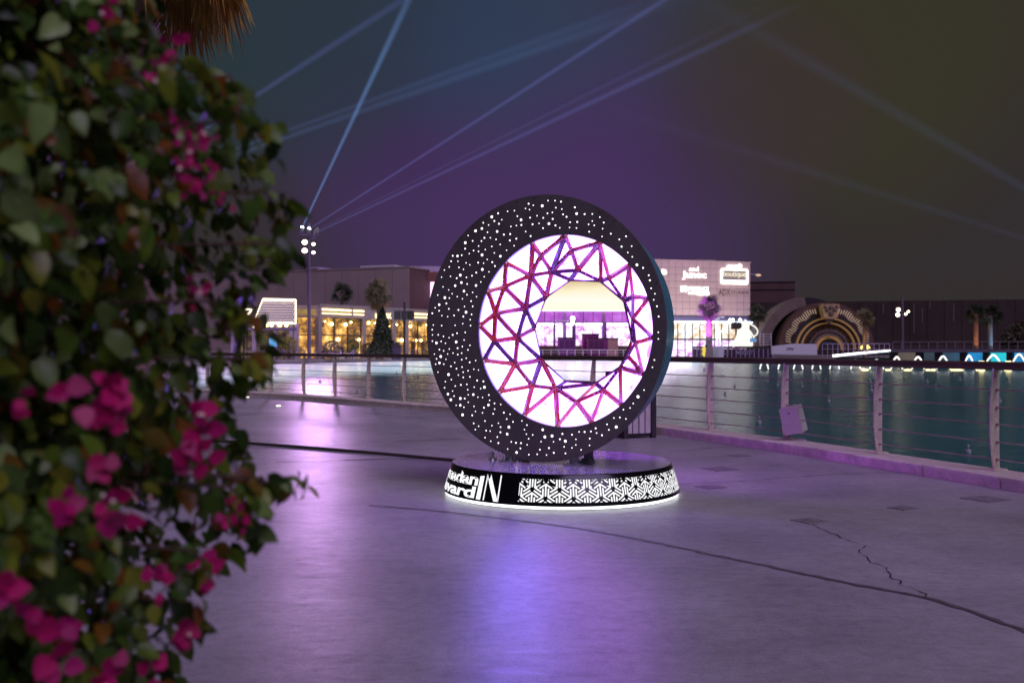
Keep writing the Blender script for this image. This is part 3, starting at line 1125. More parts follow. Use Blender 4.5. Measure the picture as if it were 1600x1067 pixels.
# long grey building on the left
F1 = Fac(230, 172, 640, 152)
b1 = thing('long_building', 'long plain grey clad building behind the restaurant, roof units on top', 'building', F1.pt(F1.len / 2, 0))
ztop = 13.7
mb = MB(); F1.box(mb, 0, F1.len, 0, ztop, -25, -0.06); mb.build('wall', X['brown2'], b1)
npan = 17
for i in range(npan):
    u0, u1 = F1.len * i / npan, F1.len * (i + 1) / npan
    for (z0, z1) in ((0.02, 7.0), (7.04, ztop - .1)):
        mb = MB(); F1.box(mb, u0 + .03, u1 - .03, z0, z1, -.05, random.uniform(.0, .02)); mb.build('cladding_panel', X['wall_g'], b1)
mb = MB(); F1.box(mb, -.1, F1.len + .1, ztop - .09, ztop + .12, -25, .08); mb.build('coping', X['wall_g'], b1)
for (a, b, t0, t1, m_) in [(537, 592, 411, 420, 'whitep'), (524, 570, 416, 422, 'metal'), (608, 618, 412, 419, 'whitep'), (450, 471, 414, 423, 'wall_l'), (622, 632, 415, 418, 'metal'), (573, 590, 414, 421, 'metal')]:
    mb = MB(); F1.box(mb, F1.u(a), F1.u(b), ztop + .1, F1.z((a + b) / 2, t0), -9, -5); ru = mb.build('roof_unit', X[m_], b1)
    mb = MB(); F1.box(mb, F1.u(a) + .3, F1.u(b) - .3, ztop + .2, F1.z((a + b) / 2, t0) - .25, -5, -4.95); mb.build('grille', X['frame'], ru)

# purple-lit mall block behind the ring
F2 = Fac(636, 158, 1034, 160)
b2 = thing('mall_building', 'mall block behind the ring with a white lit soffit and purple lit glass', 'building', F2.pt(F2.len / 2, 0))
zz_ = lambda py: F2.z(835, py)
mb = MB(); F2.box(mb, 0, F2.len, 0, zz_(418), -25, -1.2); mb.build('wall', X['brown2'], b2)
mb = MB(); F2.box(mb, 0, F2.len, zz_(426), zz_(417), -1.1, .2); mb.build('parapet', X['wall_l'], b2)
mb = MB(); F2.box(mb, 0, F2.len, zz_(441), zz_(426.1), -1.1, .6); mb.build('brown_band', pm('band_brown', (.22, .08, .06), .7, var=.15), b2)
mb = MB(); F2.box(mb, 0.2, F2.len - .2, zz_(465), zz_(441.2), -1.1, -.1); mb.build('lit_soffit', em('soffit_glow', (1.0, .62, 1.0), 2.0), b2)
nw = 26
for i in range(nw):
    u0, u1 = F2.len * i / nw, F2.len * (i + 1) / nw
    mb = MB(); F2.box(mb, u0 + .08, u1 - .08, zz_(503), zz_(465.3), -1.1, -.5); mb.build('upper_pane', X['purple'], b2)
    mb = MB(); F2.box(mb, u0 + .06, u1 - .06, zz_(540), zz_(504), -1.1, -.5); mb.build('shop_pane', X['shop'], b2)
    if i % 4 == 0:
        mb = MB(); F2.box(mb, u0 - .25, u0 + .25, 0, zz_(465.3), -1.1, .3); mb.build('column', pm('col_purple', (.55, .25, .70), .6), b2)
mb = MB(); F2.box(mb, 0, F2.len, zz_(504), zz_(503), -1.1, .2); mb.build('transom', X['frame'], b2)
for i in range(10):
    u0 = F2.len * (i + .1) / 10
    mb = MB(); F2.box(mb, u0, u0 + F2.len * .07, zz_(508), zz_(505.6), .0, .25); mb.build('awning_light', X['canopy'], b2)
# big screen
scr = thing('led_screen', 'wide glowing cream and pale yellow screen seen through the ring opening', 'screen', F2.pt(F2.u(910), zz_(486), 1.2))
mscr = bpy.data.materials.new('screen_picture'); mscr.use_nodes = True
t_ = mscr.node_tree; b_ = t_.nodes['Principled BSDF']; b_.inputs['Base Color'].default_value = (.02, .02, .02, 1)
tc_ = t_.nodes.new('ShaderNodeTexCoord'); sx_ = t_.nodes.new('ShaderNodeSeparateXYZ'); r_ = t_.nodes.new('ShaderNodeValToRGB'); nz_ = t_.nodes.new('ShaderNodeTexNoise'); nz_.inputs['Scale'].default_value = 1.5
mm = t_.nodes.new('ShaderNodeMath'); mm.operation = 'MULTIPLY_ADD'; mm.inputs[1].default_value = .35
t_.links.new(tc_.outputs['Generated'], sx_.inputs[0]); t_.links.new(tc_.outputs['Generated'], nz_.inputs['Vector'])
t_.links.new(nz_.outputs['Fac'], mm.inputs[0]); t_.links.new(sx_.outputs['Z'], mm.inputs[2]); t_.links.new(mm.outputs[0], r_.inputs['Fac'])
el = r_.color_ramp.elements
el[0].position = .0; el[0].color = (.98, 1.0, .70, 1); el[1].position = 1.0; el[1].color = (.62, .42, .20, 1)
e2 = el.new(.45); e2.color = (1.0, .98, .86, 1); e3 = el.new(.72); e3.color = (.98, .88, .58, 1)
t_.links.new(r_.outputs[0], b_.inputs['Emission Color']); b_.inputs['Emission Strength'].default_value = 1.0
mb = MB(); F2.box(mb, F2.u(826), F2.u(1000), zz_(484.5), zz_(428), .7, 1.2); mb.build('picture_panel', mscr, scr)
mb = MB(); F2.box(mb, F2.u(824), F2.u(1002), zz_(486.5), zz_(484.6), .6, 1.25); mb.build('lower_edge', em('screen_edge', (1, .9, .95), 1.5), scr)
mb = MB(); F2.box(mb, F2.u(824), F2.u(1002), zz_(427.9), zz_(426.3), .6, 1.25); mb.build('upper_edge', X['frame'], scr)

# kiosks and posts on the terrace seen through the ring
FK = Fac(800, 146, 1000, 146)
kz = lambda py: FK.z(900, py)
ki = [(918, 950, 528, 553, (.20, .02, .16), 'magenta kiosk with a slanted pink corner seen through the ring'), (950, 966, 528, 553, (.50, .26, .24), 'pale pink kiosk panel beside the magenta kiosk'),
      (872, 896, 527, 550, (.22, .04, .24), 'low open purple counter seen through the ring'), (912, 938, 521, 527.5, (.40, .02, .28), 'magenta box behind the magenta kiosk')]
for (a, b, t0, t1, c, lab) in ki:
    k_ = thing('kiosk', lab, 'kiosk', FK.pt(FK.u((a + b) / 2), 0), 'kiosks on the terrace')
    off = -2.5 if t1 < 530 else 0
    mb = MB(); FK.box(mb, FK.u(a), FK.u(b), 0, kz(t0) - .15, off - 1.6, off); bd = mb.build('body', pm('kiosk_paint', c, .5, var=.1), k_)
    mb = MB(); FK.box(mb, FK.u(a) - .1, FK.u(b) + .1, kz(t0) - .14, kz(t0), off - 1.7, off + .1); mb.build('roof', X['frame'], k_)
    if b - a > 20:
        for q in range(3):
            mb = MB(); FK.box(mb, FK.u(a) + .3 + q * .75, FK.u(a) + .85 + q * .75, kz(t0) - 1.5, kz(t0) - .45, off + .01, off + .05); mb.build('shutter', pm('shutter', tuple(q2 * .5 for q2 in c), .4), k_)
for (px, lab) in [(867, 'purple-lit arched lamp post left of the terrace kiosks'), (898, 'thick purple column between the terrace kiosks'), (948, 'slim purple column behind the magenta kiosk')]:
    k_ = thing('terrace_post', lab, 'post', FK.pt(FK.u(px), 0), 'posts on the terrace')
    w_ = .32 if px == 898 else .18
    u_ = FK.u(px)
    mb = MB(); mb.tube([FK.pt(u_, 0, -1.9), FK.pt(u_, kz(503), -1.9)], [w_, w_ * .8], 10); mb.build('shaft', pm('post_purple', (.22, .07, .28), .5), k_)
    mb = MB(); mb.lathe([(w_ * 1.5, 0), (w_ * 1.5, .25)], 10, Matrix.Translation(FK.pt(u_, 0, -1.9))); mb.build('foot', X['metal'], k_)
    if px == 867:
        mb = MB(); mb.tube(catmull([FK.pt(u_, kz(504), -1.9), FK.pt(u_ + .3, kz(501.5), -1.9), FK.pt(u_ + 1.2, kz(500.5), -1.9), FK.pt(u_ + 2.2, kz(501), -1.9)], .3), .06, 6); mb.build('arm', X['whitep'], k_)
    if px == 898:
        mb = MB(); mb.ball(FK.pt(u_ - .2, kz(497), -1.7), .35, 8, 6); mb.ball(FK.pt(u_ - .2, kz(503), -1.7), .25, 8, 6, sc=(1, 1, 2)); mb.build('lamp', X['white'], k_)


def far_rail(name, label, pxs, dfun, n, h=1.05, mat='metal', z0=0.0, bars=2):
    pts = [Vector(((px - 800) / FPX * dfun(px), dfun(px), z0)) for px in np.linspace(pxs[0], pxs[1], n)]
    t = thing(name, label, 'railing', pts[len(pts) // 2])
    mb = MB(); mb.tube([p + Vector((0, 0, h)) for p in pts], .045, 6); mb.build('handrail', X[mat], t)
    for k in range(bars):
        mb = MB(); mb.tube([p + Vector((0, 0, h * (k + .4) / (bars + .2))) for p in pts], .02, 5); mb.build('bar', X[mat], t)
    base = MB(); base.tube([(0, 0, 0), (0, 0, h)], .04, 5); me = base.mesh('post'); me.materials.append(X[mat])
    for p in pts:
        o = link('post', me, t); o.location = p - ORG[t.name]
    return t


sx_pts = np.array([p[0] for p in shore]); sd_pts = np.array([p[1] for p in shore])
dsh = lambda px: float(np.interp(px, sx_pts, sd_pts)) + 0.4
far_rail('promenade_railing', 'thin metal railing along the far promenade in front of the restaurant', (330, 690), dsh, 38)
far_rail('terrace_railing', 'pale thin railing of the far terrace seen through the ring', (760, 1075), dsh, 26, mat='whitep')

# restaurant
F3 = Fac(500, 122, 770, 156)
rest = thing('restaurant', 'glass fronted restaurant glowing amber with a taupe fascia across the lake', 'restaurant', F3.pt(6, 0))
zt3 = 6.55
mb = MB(); F3.box(mb, 0, F3.len, 0, zt3 - .2, -12, -2.2); mb.build('back_wall', X['brown2'], rest)
mb = MB(); F3.box(mb, -.05, F3.len, 5.1, zt3, -12, 0); mb.build('fascia', X['fascia'], rest)
mb = MB(); F3.box(mb, -.2, F3.len, zt3 + .01, zt3 + .18, -12, .15); mb.build('coping', X['fascia'], rest)
for (a, b) in ((503, 548), (552, 568), (644, 690)):
    for (z0, z1) in ((5.98, 6.17), (5.55, 5.66)):
        mb = MB(); F3.box(mb, F3.u(a), F3.u(b), z0, z1, .02, .12); mb.build('led_line', X['led_warm'], rest)
    mb = MB(); F3.box(mb, F3.u(a), F3.u(b), 5.68, 5.96, .01, .04); mb.build('wood_slot', lit_interior('slot_glow', [(0.3, (.35, .22, .10)), (.7, (.75, .55, .3))], .8, 1.0), rest)
cols = [500, 569, 616, 636, 690, 740]
for c in cols:
    mb = MB(); F3.box(mb, F3.u(c) - .32, F3.u(c) + .32, 0, 5.1, -.5, .05); mb.build('column', X['fascia'], rest)
mull = [(500, 569, 3), (569, 616, 2), (616, 636, 1), (636, 690, 3), (690, 740, 3)]
for (a, b, k) in mull:
    ua, ub = F3.u(a) + .34, F3.u(b) - .34
    for j in range(k):
        u0, u1 = ua + (ub - ua) * j / k, ua + (ub - ua) * (j + 1) / k
        for (z0, z1) in ((.05, 2.85), (3.0, 5.05)):
            mb = MB(); F3.box(mb, u0 + .07, u1 - .07, z0, z1, -.4, -.36); mb.build('pane', X['warm'], rest)
        mb = MB(); F3.box(mb, u1 - .06, u1 + .06, 0, 5.08, -.35, -.2); mb.build('mullion', X['frame'], rest)
    mb = MB(); F3.box(mb, ua, ub, 2.86, 2.99, -.34, -.18); mb.build('transom', X['frame'], rest)
    for j in range(k * 2):
        u0 = ua + (ub - ua) * (j + .5) / (k * 2) + random.uniform(-.2, .2)
        zb = random.choice([4.5, 4.3, 2.4, 4.6])
        mb = MB(); mb.ball(F3.pt(u0, zb, -.12), random.uniform(.10, .22), 8, 6); bo = mb.build('pendant_bulb', X['bulb'], rest)
        mb = MB(); mb.tube([F3.pt(u0, zb, -.12), F3.pt(u0, 5.09, -.12)], .015, 4); mb.build('flex', X['frame'], bo)
for (a, b, k) in mull:
    ua, ub = F3.u(a) + .4, F3.u(b) - .4
    for j in range(k):
        c0 = ua + (ub - ua) * (j + random.uniform(.3, .7)) / k
        mb = MB(); F3.box(mb, c0 - random.uniform(.3, .6), c0 + random.uniform(.3, .6), .1, random.uniform(1.1, 2.3), -.34, -.25); mb.build('seat_booth', pm('booth_dark', (.08, .035, .02), .7), rest)
    mb = MB()
    for q in range(int((ub - ua) * 26)):
        c = F3.pt(random.uniform(ua, ub), 5.05 - abs(random.gauss(0, .55)), -.15)
        v1 = Vector((random.gauss(0, 1), 0, random.gauss(0, 1.4))).normalized() * random.uniform(.06, .16)
        v2 = Vector((v1.z, 0, -v1.x)) * .4
        mb.add([c - v1, c + v2, c + v1, c - v2], [(0, 1, 2, 3)])
    stuff(mb.build('hanging_greenery', pm('hanging_leaf', (.16, .15, .03), .7), rest))
sg = F3.text('P', 586, 592, 490, 497, .02, .02); sg.build('sign_letter', X['led_warm'], rest)
sg = F3.text('AK', 601, 611, 489.5, 497.5, .02, .02); stuff(sg.build('sign_lettering', X['led_warm'], rest))
# side wing left of the corner
F3b = Fac(463, 121.5, 499.6, 122)
mb = MB(); F3b.box(mb, 0, F3b.len, 5.1, zt3, -8, -.02); mb.build('side_fascia', X['fascia'], rest)
mb = MB(); F3b.box(mb, .1, F3b.len - .4, 5.3, 6.1, 0, .05); mb.build('side_slot', lit_interior('slot_glow2', [(0.3, (.22, .12, .04)), (.7, (.5, .33, .12))], .8, 1.5), rest)
for j in range(2):
    u0, u1 = F3b.len * j / 2, F3b.len * (j + 1) / 2
    for (z0, z1) in ((.05, 2.85), (3.0, 5.05)):
        mb = MB(); F3b.box(mb, u0 + .08, u1 - .08, z0, z1, -.4, -.36); mb.build('pane', X['warm'], rest)
    mb = MB(); F3b.box(mb, u0 - .06, u0 + .06, 0, 5.08, -.35, -.2); mb.build('mullion', X['frame'], rest)

# pavilion with a net of fairy lights
F4 = Fac(330, 118, 465, 119)
pav_t = thing('light_net_pavilion', 'small pavilion wearing a slanted net of fairy lights, left of the restaurant', 'pavilion', F4.pt(F4.u(420), 0))
z4 = lambda py: F4.z(430, py)
q = lambda px, py, o: F4.pt(F4.u(px), z4(py), o)
mb = MB()
slab = [(397, 505.5), (463, 505.5), (463, 468.5), (412, 467.5)]
mb.prism([q(a, b, .35) for a, b in slab], [q(a, b, .6) for a, b in slab]); mb.build('net_backing', pm('net_purple', (.35, .26, .42), .7), pav_t)
mb = MB()
for r0 in range(9):
    for c0 in range(15):
        fy = (r0 + .5) / 9
        fx = (c0 + (.5 if r0 % 2 else 0) + .25) / 15.5
        pl_ = 412 + (397 - 412) * fy
        mb.ball(q(pl_ + (462.5 - pl_) * fx, 468.5 + 37 * fy, .66), .045 if 0 < r0 < 8 else .09, 5, 4)
stuff(mb.build('fairy_lights', X['net'], pav_t))
for (a, b) in ((slab[0], slab[1]), (slab[1], slab[2]), (slab[2], slab[3]), (slab[3], slab[0])):
    mb = MB(); mb.tube([q(*a, .62), q(*b, .62)], .09 if (a, b) != (slab[3], slab[0]) else .05, 6); mb.build('edge_light', X['net'], pav_t)
mb = MB(); F4.box(mb, F4.u(360), F4.u(464), 0, z4(506), -6, -.6); mb.build('room', X['warm2'], pav_t)
for px in (364, 397, 430, 455, 463):
    mb = MB(); F4.box(mb, F4.u(px) - .22, F4.u(px) + .22, 0, z4(505.6), -.55, .2); mb.build('column', X['wall_l'], pav_t)
mb = MB(); F4.box(mb, F4.u(360), F4.u(464), z4(516), z4(512), -.55, .25); mb.build('beam', pm('beam_purple', (.2, .13, .34), .6), pav_t)
for px in (405, 417, 424, 437, 447):
    mb = MB(); mb.ball(q(px, 508, -.1), .2, 8, 6); mb.build('bulb', X['bulb'], pav_t)
mb = MB(); mb.box(q(427, 535, .2), (.9, .08, 1.1)); mb.build('blue_poster', em('poster_blue', (.15, .5, 1.0), 1.0), pav_t)
# zigzag light ornament
zo = thing('light_ornament', 'zigzag ornament of golden fairy lights half hidden by the bush leaves', 'ornament', q(388, 505, .9))
zz = [(381, 477), (384, 484), (396, 484), (388, 494), (379, 505)]
mb = MB(); mb.tube([q(a, b, .9) for a, b in zz], .16, 6); mb.build('light_tube', X['net'], zo)
mb = MB(); mb.tube([q(388, 560, .9), q(388, 494, .9)], .06, 6); mb.build('pole', X['frame'], zo)
mb = MB(); mb.tube([q(398, 512, .9), q(411, 500, .9)], .14, 6); mb.build('light_bar', X['net'], zo)

# boutique building
F5 = Fac(1012, 148, 1172, 153)
b5 = thing('sign_building', 'pink tiled building right of the ring carrying glowing shop signs', 'building', F5.pt(F5.len / 2, 0))
zt5 = 14.45
zb5 = F5.z(1090, 493)
mb = MB(); F5.box(mb, 0, F5.len, 0, zt5 - .05, -4.5, -.12); mb.build('wall', X['brown2'], b5)
nx_, ny_ = 15, 8
pme = None
for i in range(nx_):
    for j in range(ny_):
        u0, u1 = F5.len * i / nx_, F5.len * (i + 1) / nx_
        z0, z1 = zb5 + (zt5 - zb5) * j / ny_, zb5 + (zt5 - zb5) * (j + 1) / ny_
        if pme is None:
            mb = MB(); w_, h_ = (u1 - u0) / 2 - .02, (z1 - z0) / 2 - .02
            ta = F5.t; na = F5.n
            c8 = []
            for (zz0) in (-h_, h_):
                for (uu, oo) in ((-w_, .06), (w_, .06), (w_, -.1), (-w_, -.1)):
                    p = ta * uu + na * oo; c8.append((p.x, p.y, zz0))
            mb.hexa(c8); pme = mb.mesh('tile'); pme.materials.append(X['wall_p'])
        o = link('tile', pme, b5); o.location = F5.pt((u0 + u1) / 2, (z0 + z1) / 2, random.uniform(-.008, .008)) - ORG[b5.name]
mb = MB(); F5.box(mb, -.1, F5.len + .1, zt5 - .04, zt5 + .1, -4.5, .1); mb.build('coping', X['wall_p'], b5)
mb = MB(); F5.box(mb, F5.u(1100), F5.u(1130), zt5 + .1, zt5 + .55, -4, -2.5); mb.build('roof_unit', X['metal'], b5)
mb = MB(); F5.box(mb, 0, F5.len, F5.z(1090, 502), zb5 - .02, -.1, .15); mb.build('dark_band', pm('band_dark', (.07, .05, .11), .5), b5)
mb = MB(); F5.box(mb, 0, F5.len, F5.z(1090, 504.5), F5.z(1090, 502.4), -.1, .7); mb.build('canopy_light', X['canopy'], b5)
ns = 14
for i in range(ns):
    u0, u1 = F5.len * i / ns, F5.len * (i + 1) / ns
    mb = MB(); F5.box(mb, u0 + .06, u1 - .06, F5.z(1090, 529), F5.z(1090, 505), -.1, -.04); mb.build('shop_pane', X['shop2'], b5)
    mb = MB(); F5.box(mb, u0 + .06, u1 - .06, .05, F5.z(1090, 531.5), -.1, -.04); mb.build('shop_pane', X['shop'], b5)
    mb = MB(); F5.box(mb, u0 - .05, u0 + .05, 0, F5.z(1090, 504.6), -.02, .1); mb.build('mullion', X['frame'], b5)
mb = MB(); F5.box(mb, 0, F5.len, F5.z(1090, 531.3), F5.z(1090, 529.2), -.1, .5); mb.build('floor_edge', X['frame'], b5)
for k in range(9):
    ua, za = F5.u(1060) + k * .8, F5.z(1060, 522) + k * .32
    mb = MB(); F5.box(mb, ua, ua + .85, za, za + .12, .15, .9); mb.build('stair_tread', X['whitep'], b5)


def sign(name, label, rows, o=.1):
    px = [r[1] for r in rows] + [r[2] for r in rows]
    py = [r[3] for r in rows] + [r[4] for r in rows]
    t = thing(name, label, 'sign', F5.pt(F5.u((min(px) + max(px)) / 2), F5.z(sum(px) / len(px), max(py)), o), 'signs on the pink building')
    for (txt, a, b, t0, t1, bold, m_) in rows:
        mb = F5.text(txt, a, b, t0, t1, o, bold)
        stuff(mb.build('lettering', X[m_] if isinstance(m_, str) else m_, t))
    return t


sign('wall_sign', 'glowing white two-line sign left of the framed sign, upper row', [('and', 1076, 1091, 417, 424, .03, 'sign_w'), ('Junoc', 1065, 1103, 424, 437.5, .03, 'sign_w')])
s2 = sign('wall_sign', 'glowing white sign with a round emblem, lower row above the purple palm', [('PRESENCE', 1075, 1106.5, 448, 455, .02, 'sign_w')])
mb = MB()
for k, (px, w0) in enumerate(((1064.5, .32), (1067.8, .34), (1071.2, .32))):
    mb.tube([F5.pt(F5.u(px), F5.z(px, 456 - (k == 1)), .14), F5.pt(F5.u(px), F5.z(px, 447), .14)], .16, 6)
mb.build('emblem', X['sign_w'], s2)
s3 = sign('framed_sign', 'glowing sign with a rounded white frame at the right end of the pink building', [('boutique', 1129, 1164.5, 424, 435, .012, 'led_soft')])
mb = MB(); F5.box(mb, F5.u(1075), F5.u(1087), F5.z(1090, 460), F5.z(1090, 457), .1, .16); mb.build('lower_strip', X['sign_w'], s2)
mb = MB(); F5.box(mb, F5.u(1088), F5.u(1107.5), F5.z(1090, 461.5), F5.z(1090, 456.5), .1, .16); mb.build('lower_strip', X['sign_w'], s2)
mb = MB(); F5.box(mb, F5.u(1129), F5.u(1164), F5.z(1146, 440.5), F5.z(1146, 437.8), .12, .16); mb.build('lower_strip', X['sign_w'], s3)
fr = [(1126.5, 421.5), (1166.5, 421.5), (1166.5, 443), (1126.5, 443)]
for k in range(4):
    a_, b_ = fr[k], fr[(k + 1) % 4]
    mb = MB(); mb.tube([F5.pt(F5.u(a_[0]), F5.z(1146, a_[1]), .2), F5.pt(F5.u(b_[0]), F5.z(1146, b_[1]), .2)], .15, 8); mb.build('frame_tube', X['sign_w'], s3)
mb = MB(); F5.box(mb, F5.u(1127), F5.u(1166), F5.z(1146, 442.5), F5.z(1146, 422), .07, .1); mb.build('backing', pm('sign_back', (.35, .3, .27), .6), s3)
for (px) in (1138, 1143, 1149, 1155):
    mb = MB(); mb.ball(F5.pt(F5.u(px), F5.z(1146, 417.5 - (2 if px == 1155 else 0)), .25), .34, 8, 6); mb.build('cloud_bulge', X['sign_w'], s3)
sign('unlit_sign', 'dark unlit lettering under the framed sign', [('ADX', 1122, 1140, 452, 461, 0, 'frame'), ('STUDIOS', 1142, 1169, 454.5, 459.5, 0, 'frame')])
s4 = thing('wall_sign', 'glowing white sign end just showing beside the ring', 'sign', F5.pt(F5.u(1039), F5.z(1039, 438), .1), 'signs on the pink building')
mb = F5.text('B', 1033, 1041.5, 421, 429, .1, .03); mb.build('letter', X['sign_w'], s4)
# bracket lamp at the roof edge
bl = thing('bracket_lamp', 'lamp on a thin arm sticking out from the corner of the pink building', 'lamp', W(1174, 430, 152))
mb = MB(); mb.tube([W(1171, 428.5, 152), W(1182, 428.5, 152)], .06, 6); mb.build('arm', X['metal'], bl)
mb = MB(); mb.ball(W(1185, 430, 152), .4, 10, 6, sc=(1.1, .8, .45)); mb.build('head', em('lamp_amber', (1, .65, .4), .8), bl)

# brown wall and block to the right
F6 = Fac(1165, 196, 1760, 178)
b6 = thing('brown_wall', 'long dark brown wall behind the arch gate with pale drip marks', 'wall', F6.pt(F6.len / 2, 0))
mb = MB(); F6.box(mb, 0, F6.len, 0, 10.2, -6, 0); mb.build('wall_body', X['brown'], b6)
np_ = 22
for i in range(np_):
    u0, u1 = F6.len * i / np_, F6.len * (i + 1) / np_
    mb = MB(); F6.box(mb, u0 + .03, u1 - .03, .02, 10.25 + random.uniform(-.02, .02), .01, .1 + random.uniform(0, .03)); mb.build('wall_panel', X['brown'], b6)
for (px, t0, t1) in [(1428, 474, 520), (1441, 481, 504), (1490, 474, 502), (1253, 474, 490), (1453, 472, 482), (1380, 474, 490), (1236, 474, 500)]:
    mb = MB(); F6.box(mb, F6.u(px) - .06, F6.u(px) + .06, F6.z(px, t1), min(10.2, F6.z(px, t0)), .14, .16); mb.build('drip_mark', pm('drip', (.22, .17, .13), .9), b6)
F6b = Fac(1160, 205, 1242, 203)
b6b = thing('brown_block', 'plain maroon block rising above the brown wall beside the pink building', 'building', F6b.pt(F6b.len / 2, 0))
mb = MB(); F6b.box(mb, 0, F6b.len, 0, F6b.z(1200, 441), -15, 0); mb.build('wall', X['brown2'], b6b)
mb = MB(); F6b.box(mb, -.1, F6b.len + .1, F6b.z(1200, 453), F6b.z(1200, 452), 0, .12); mb.build('ledge', X['brown'], b6b)
mb = MB(); F6b.box(mb, -.1, F6b.len + .1, F6b.z(1200, 441) + .01, F6b.z(1200, 440), -15, .15); mb.build('coping', X['brown'], b6b)

# arch gate
AGD = 138
agc = W(1300.5, 547, AGD)
S = AGD / FPX
gate = thing('arch_gate', 'half-round show gate with golden arcs, ray bars and a carved keystone', 'gate', (agc.x, agc.y, 0))


def arcband(mb, r0, r1, y0, y1, a0=0, a1=180, n=40, c=agc, mi=0):
    vs = []
    for k in range(n + 1):
        a = R(a0 + (a1 - a0) * k / n)
        for (rr, yy) in ((r0, y0), (r1, y0), (r1, y1), (r0, y1)):
            vs.append((c.x + rr * S * math.cos(a), c.y + yy, c.z + rr * S * math.sin(a)))
    fs = [(0, 1, 2, 3), tuple(4 * n + q for q in (3, 2, 1, 0))]
    for k in range(n):
        for q in range(4):
            fs.append((4 * k + q, 4 * k + (q + 1) % 4, 4 * (k + 1) + (q + 1) % 4, 4 * (k + 1) + q))
    mb.add(vs, fs, mi)


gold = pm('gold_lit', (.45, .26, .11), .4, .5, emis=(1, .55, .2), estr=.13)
dk = pm('gate_dark', (.02, .014, .02), .7)
stone = pm('gate_stone', (.17, .125, .10), .7, var=.3, scale=.8)
mb = MB(); arcband(mb, 0, 88, 10, 16, c=agc + Vector((-.6, 0, 0))); mb.build('rear_arch', dk, gate)
mb = MB(); arcband(mb, 74, 90, 5, 9.9, a0=100, c=agc + Vector((-1.0, 0, -.2))); mb.build('tunnel_shell', stone, gate)
mb = MB(); arcband(mb, 0, 76, 2.4, 4.9); mb.build('backing', pm('gate_brown', (.10, .05, .035), .6), gate)
mb = MB(); arcband(mb, 53, 58, 2.0, 2.35); mb.build('groove', dk, gate)
for (r0, r1, m_, y0) in [(49.5, 51.5, gold, 1.6), (42, 43.5, gold, 1.6), (44, 49, dk, 1.9), (21, 22.3, gold, 1.2), (18.3, 19.3, gold, 1.2), (22.4, 29, stone, 1.5)]:
    mb = MB(); arcband(mb, r0, r1, y0, 2.3); mb.build('arc', m_, gate)
mb = MB(); arcband(mb, 0, 18.2, 1.4, 2.38); mb.build('opening', dk, gate)
for k in range(47):
    a = R(12 + 156 * k / 46)
    if abs(math.degrees(a) - 90) < 14:
        continue
    rl_ = 60 + 2 * math.sin(k * .9)
    r2 = 67 + 3.5 * abs(math.sin(k * .55))
    ca, sa = math.cos(a), math.sin(a)
    mb = MB()
    Mr = Matrix.Translation((agc.x + (rl_ + r2) / 2 * S * ca, agc.y + 2.25, agc.z + (rl_ + r2) / 2 * S * sa)) @ Matrix.Rotation(-a, 4, 'Y')
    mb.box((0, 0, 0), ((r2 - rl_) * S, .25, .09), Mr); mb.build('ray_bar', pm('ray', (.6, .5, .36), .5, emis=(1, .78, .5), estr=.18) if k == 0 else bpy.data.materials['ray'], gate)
for k in range(25):
    a = R(180 * (k + .5) / 25)
    ca, sa = math.cos(a), math.sin(a)
    rr0, rr1 = 27, 35 + (k % 2)
    pts_ = [(-1.6, rr0), (-1.9, 30), (0, rr1), (1.9, 30), (1.6, rr0)]
    P_ = lambda t_, r_, yy: (agc.x + (r_ * ca - t_ * sa) * S, agc.y + yy, agc.z + (r_ * sa + t_ * ca) * S)
    mb = MB(); mb.prism([P_(*q, 1.5) for q in pts_], [P_(*q, 2.1) for q in pts_]); mb.build('petal', stone, gate)
key = MB()
kp = [(-14, 72), (14, 72), (11, 52), (5, 49), (-5, 49), (-11, 52)]
key.prism([(agc.x + a * S, agc.y + .6, agc.z + b * S) for a, b in kp], [(agc.x + a * S, agc.y + 2.3, agc.z + b * S) for a, b in kp])
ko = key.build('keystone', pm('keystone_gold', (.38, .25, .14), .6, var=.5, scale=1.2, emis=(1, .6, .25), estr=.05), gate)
for (a, b, rr) in [(-6, 63, 3.4), (6, 63, 3.4), (0, 57, 4.5), (-9, 68, 3), (9, 68, 3), (0, 67, 4)]:
    mb = MB(); mb.ball((agc.x + a * S, agc.y + .55, agc.z + b * S), rr * S, 10, 6, sc=(1, .5, 1)); mb.build('carved_boss', stone, ko, True)
mb = MB(); kp2 = [(-7, 49), (7, 49), (0, 41)]; mb.prism([(agc.x + a * S, agc.y + .9, agc.z + b * S) for a, b in kp2], [(agc.x + a * S, agc.y + 2.0, agc.z + b * S) for a, b in kp2]); mb.build('pendant', stone, ko)
# warm wash lamp of the gate: the lit fitting at its right foot
wl = thing('gate_lamp', 'bright yellow floor lamp at the right foot of the arch gate', 'lamp', W(1352, 552, 130))
mb = MB(); mb.box(W(1352, 549, 130), (1.0, .5, .7)); mb.build('housing', X['frame'], wl)
mb = MB(); mb.ball(W(1352, 543.5, 130), .55, 10, 6, sc=(1.2, .6, .8)); mb.build('lens', em('lamp_yellow', (1, .85, .25), 2.0), wl)
ld = bpy.data.lights.new('gate_lamp_light', 'POINT'); ld.energy = 45; ld.color = (1, .6, .25); ld.shadow_soft_size = .5
lo = bpy.data.objects.new('gate_lamp_light', ld); COL.objects.link(lo); lo.parent = wl; lo.location = W(1345, 530, 127) - ORG[wl.name]

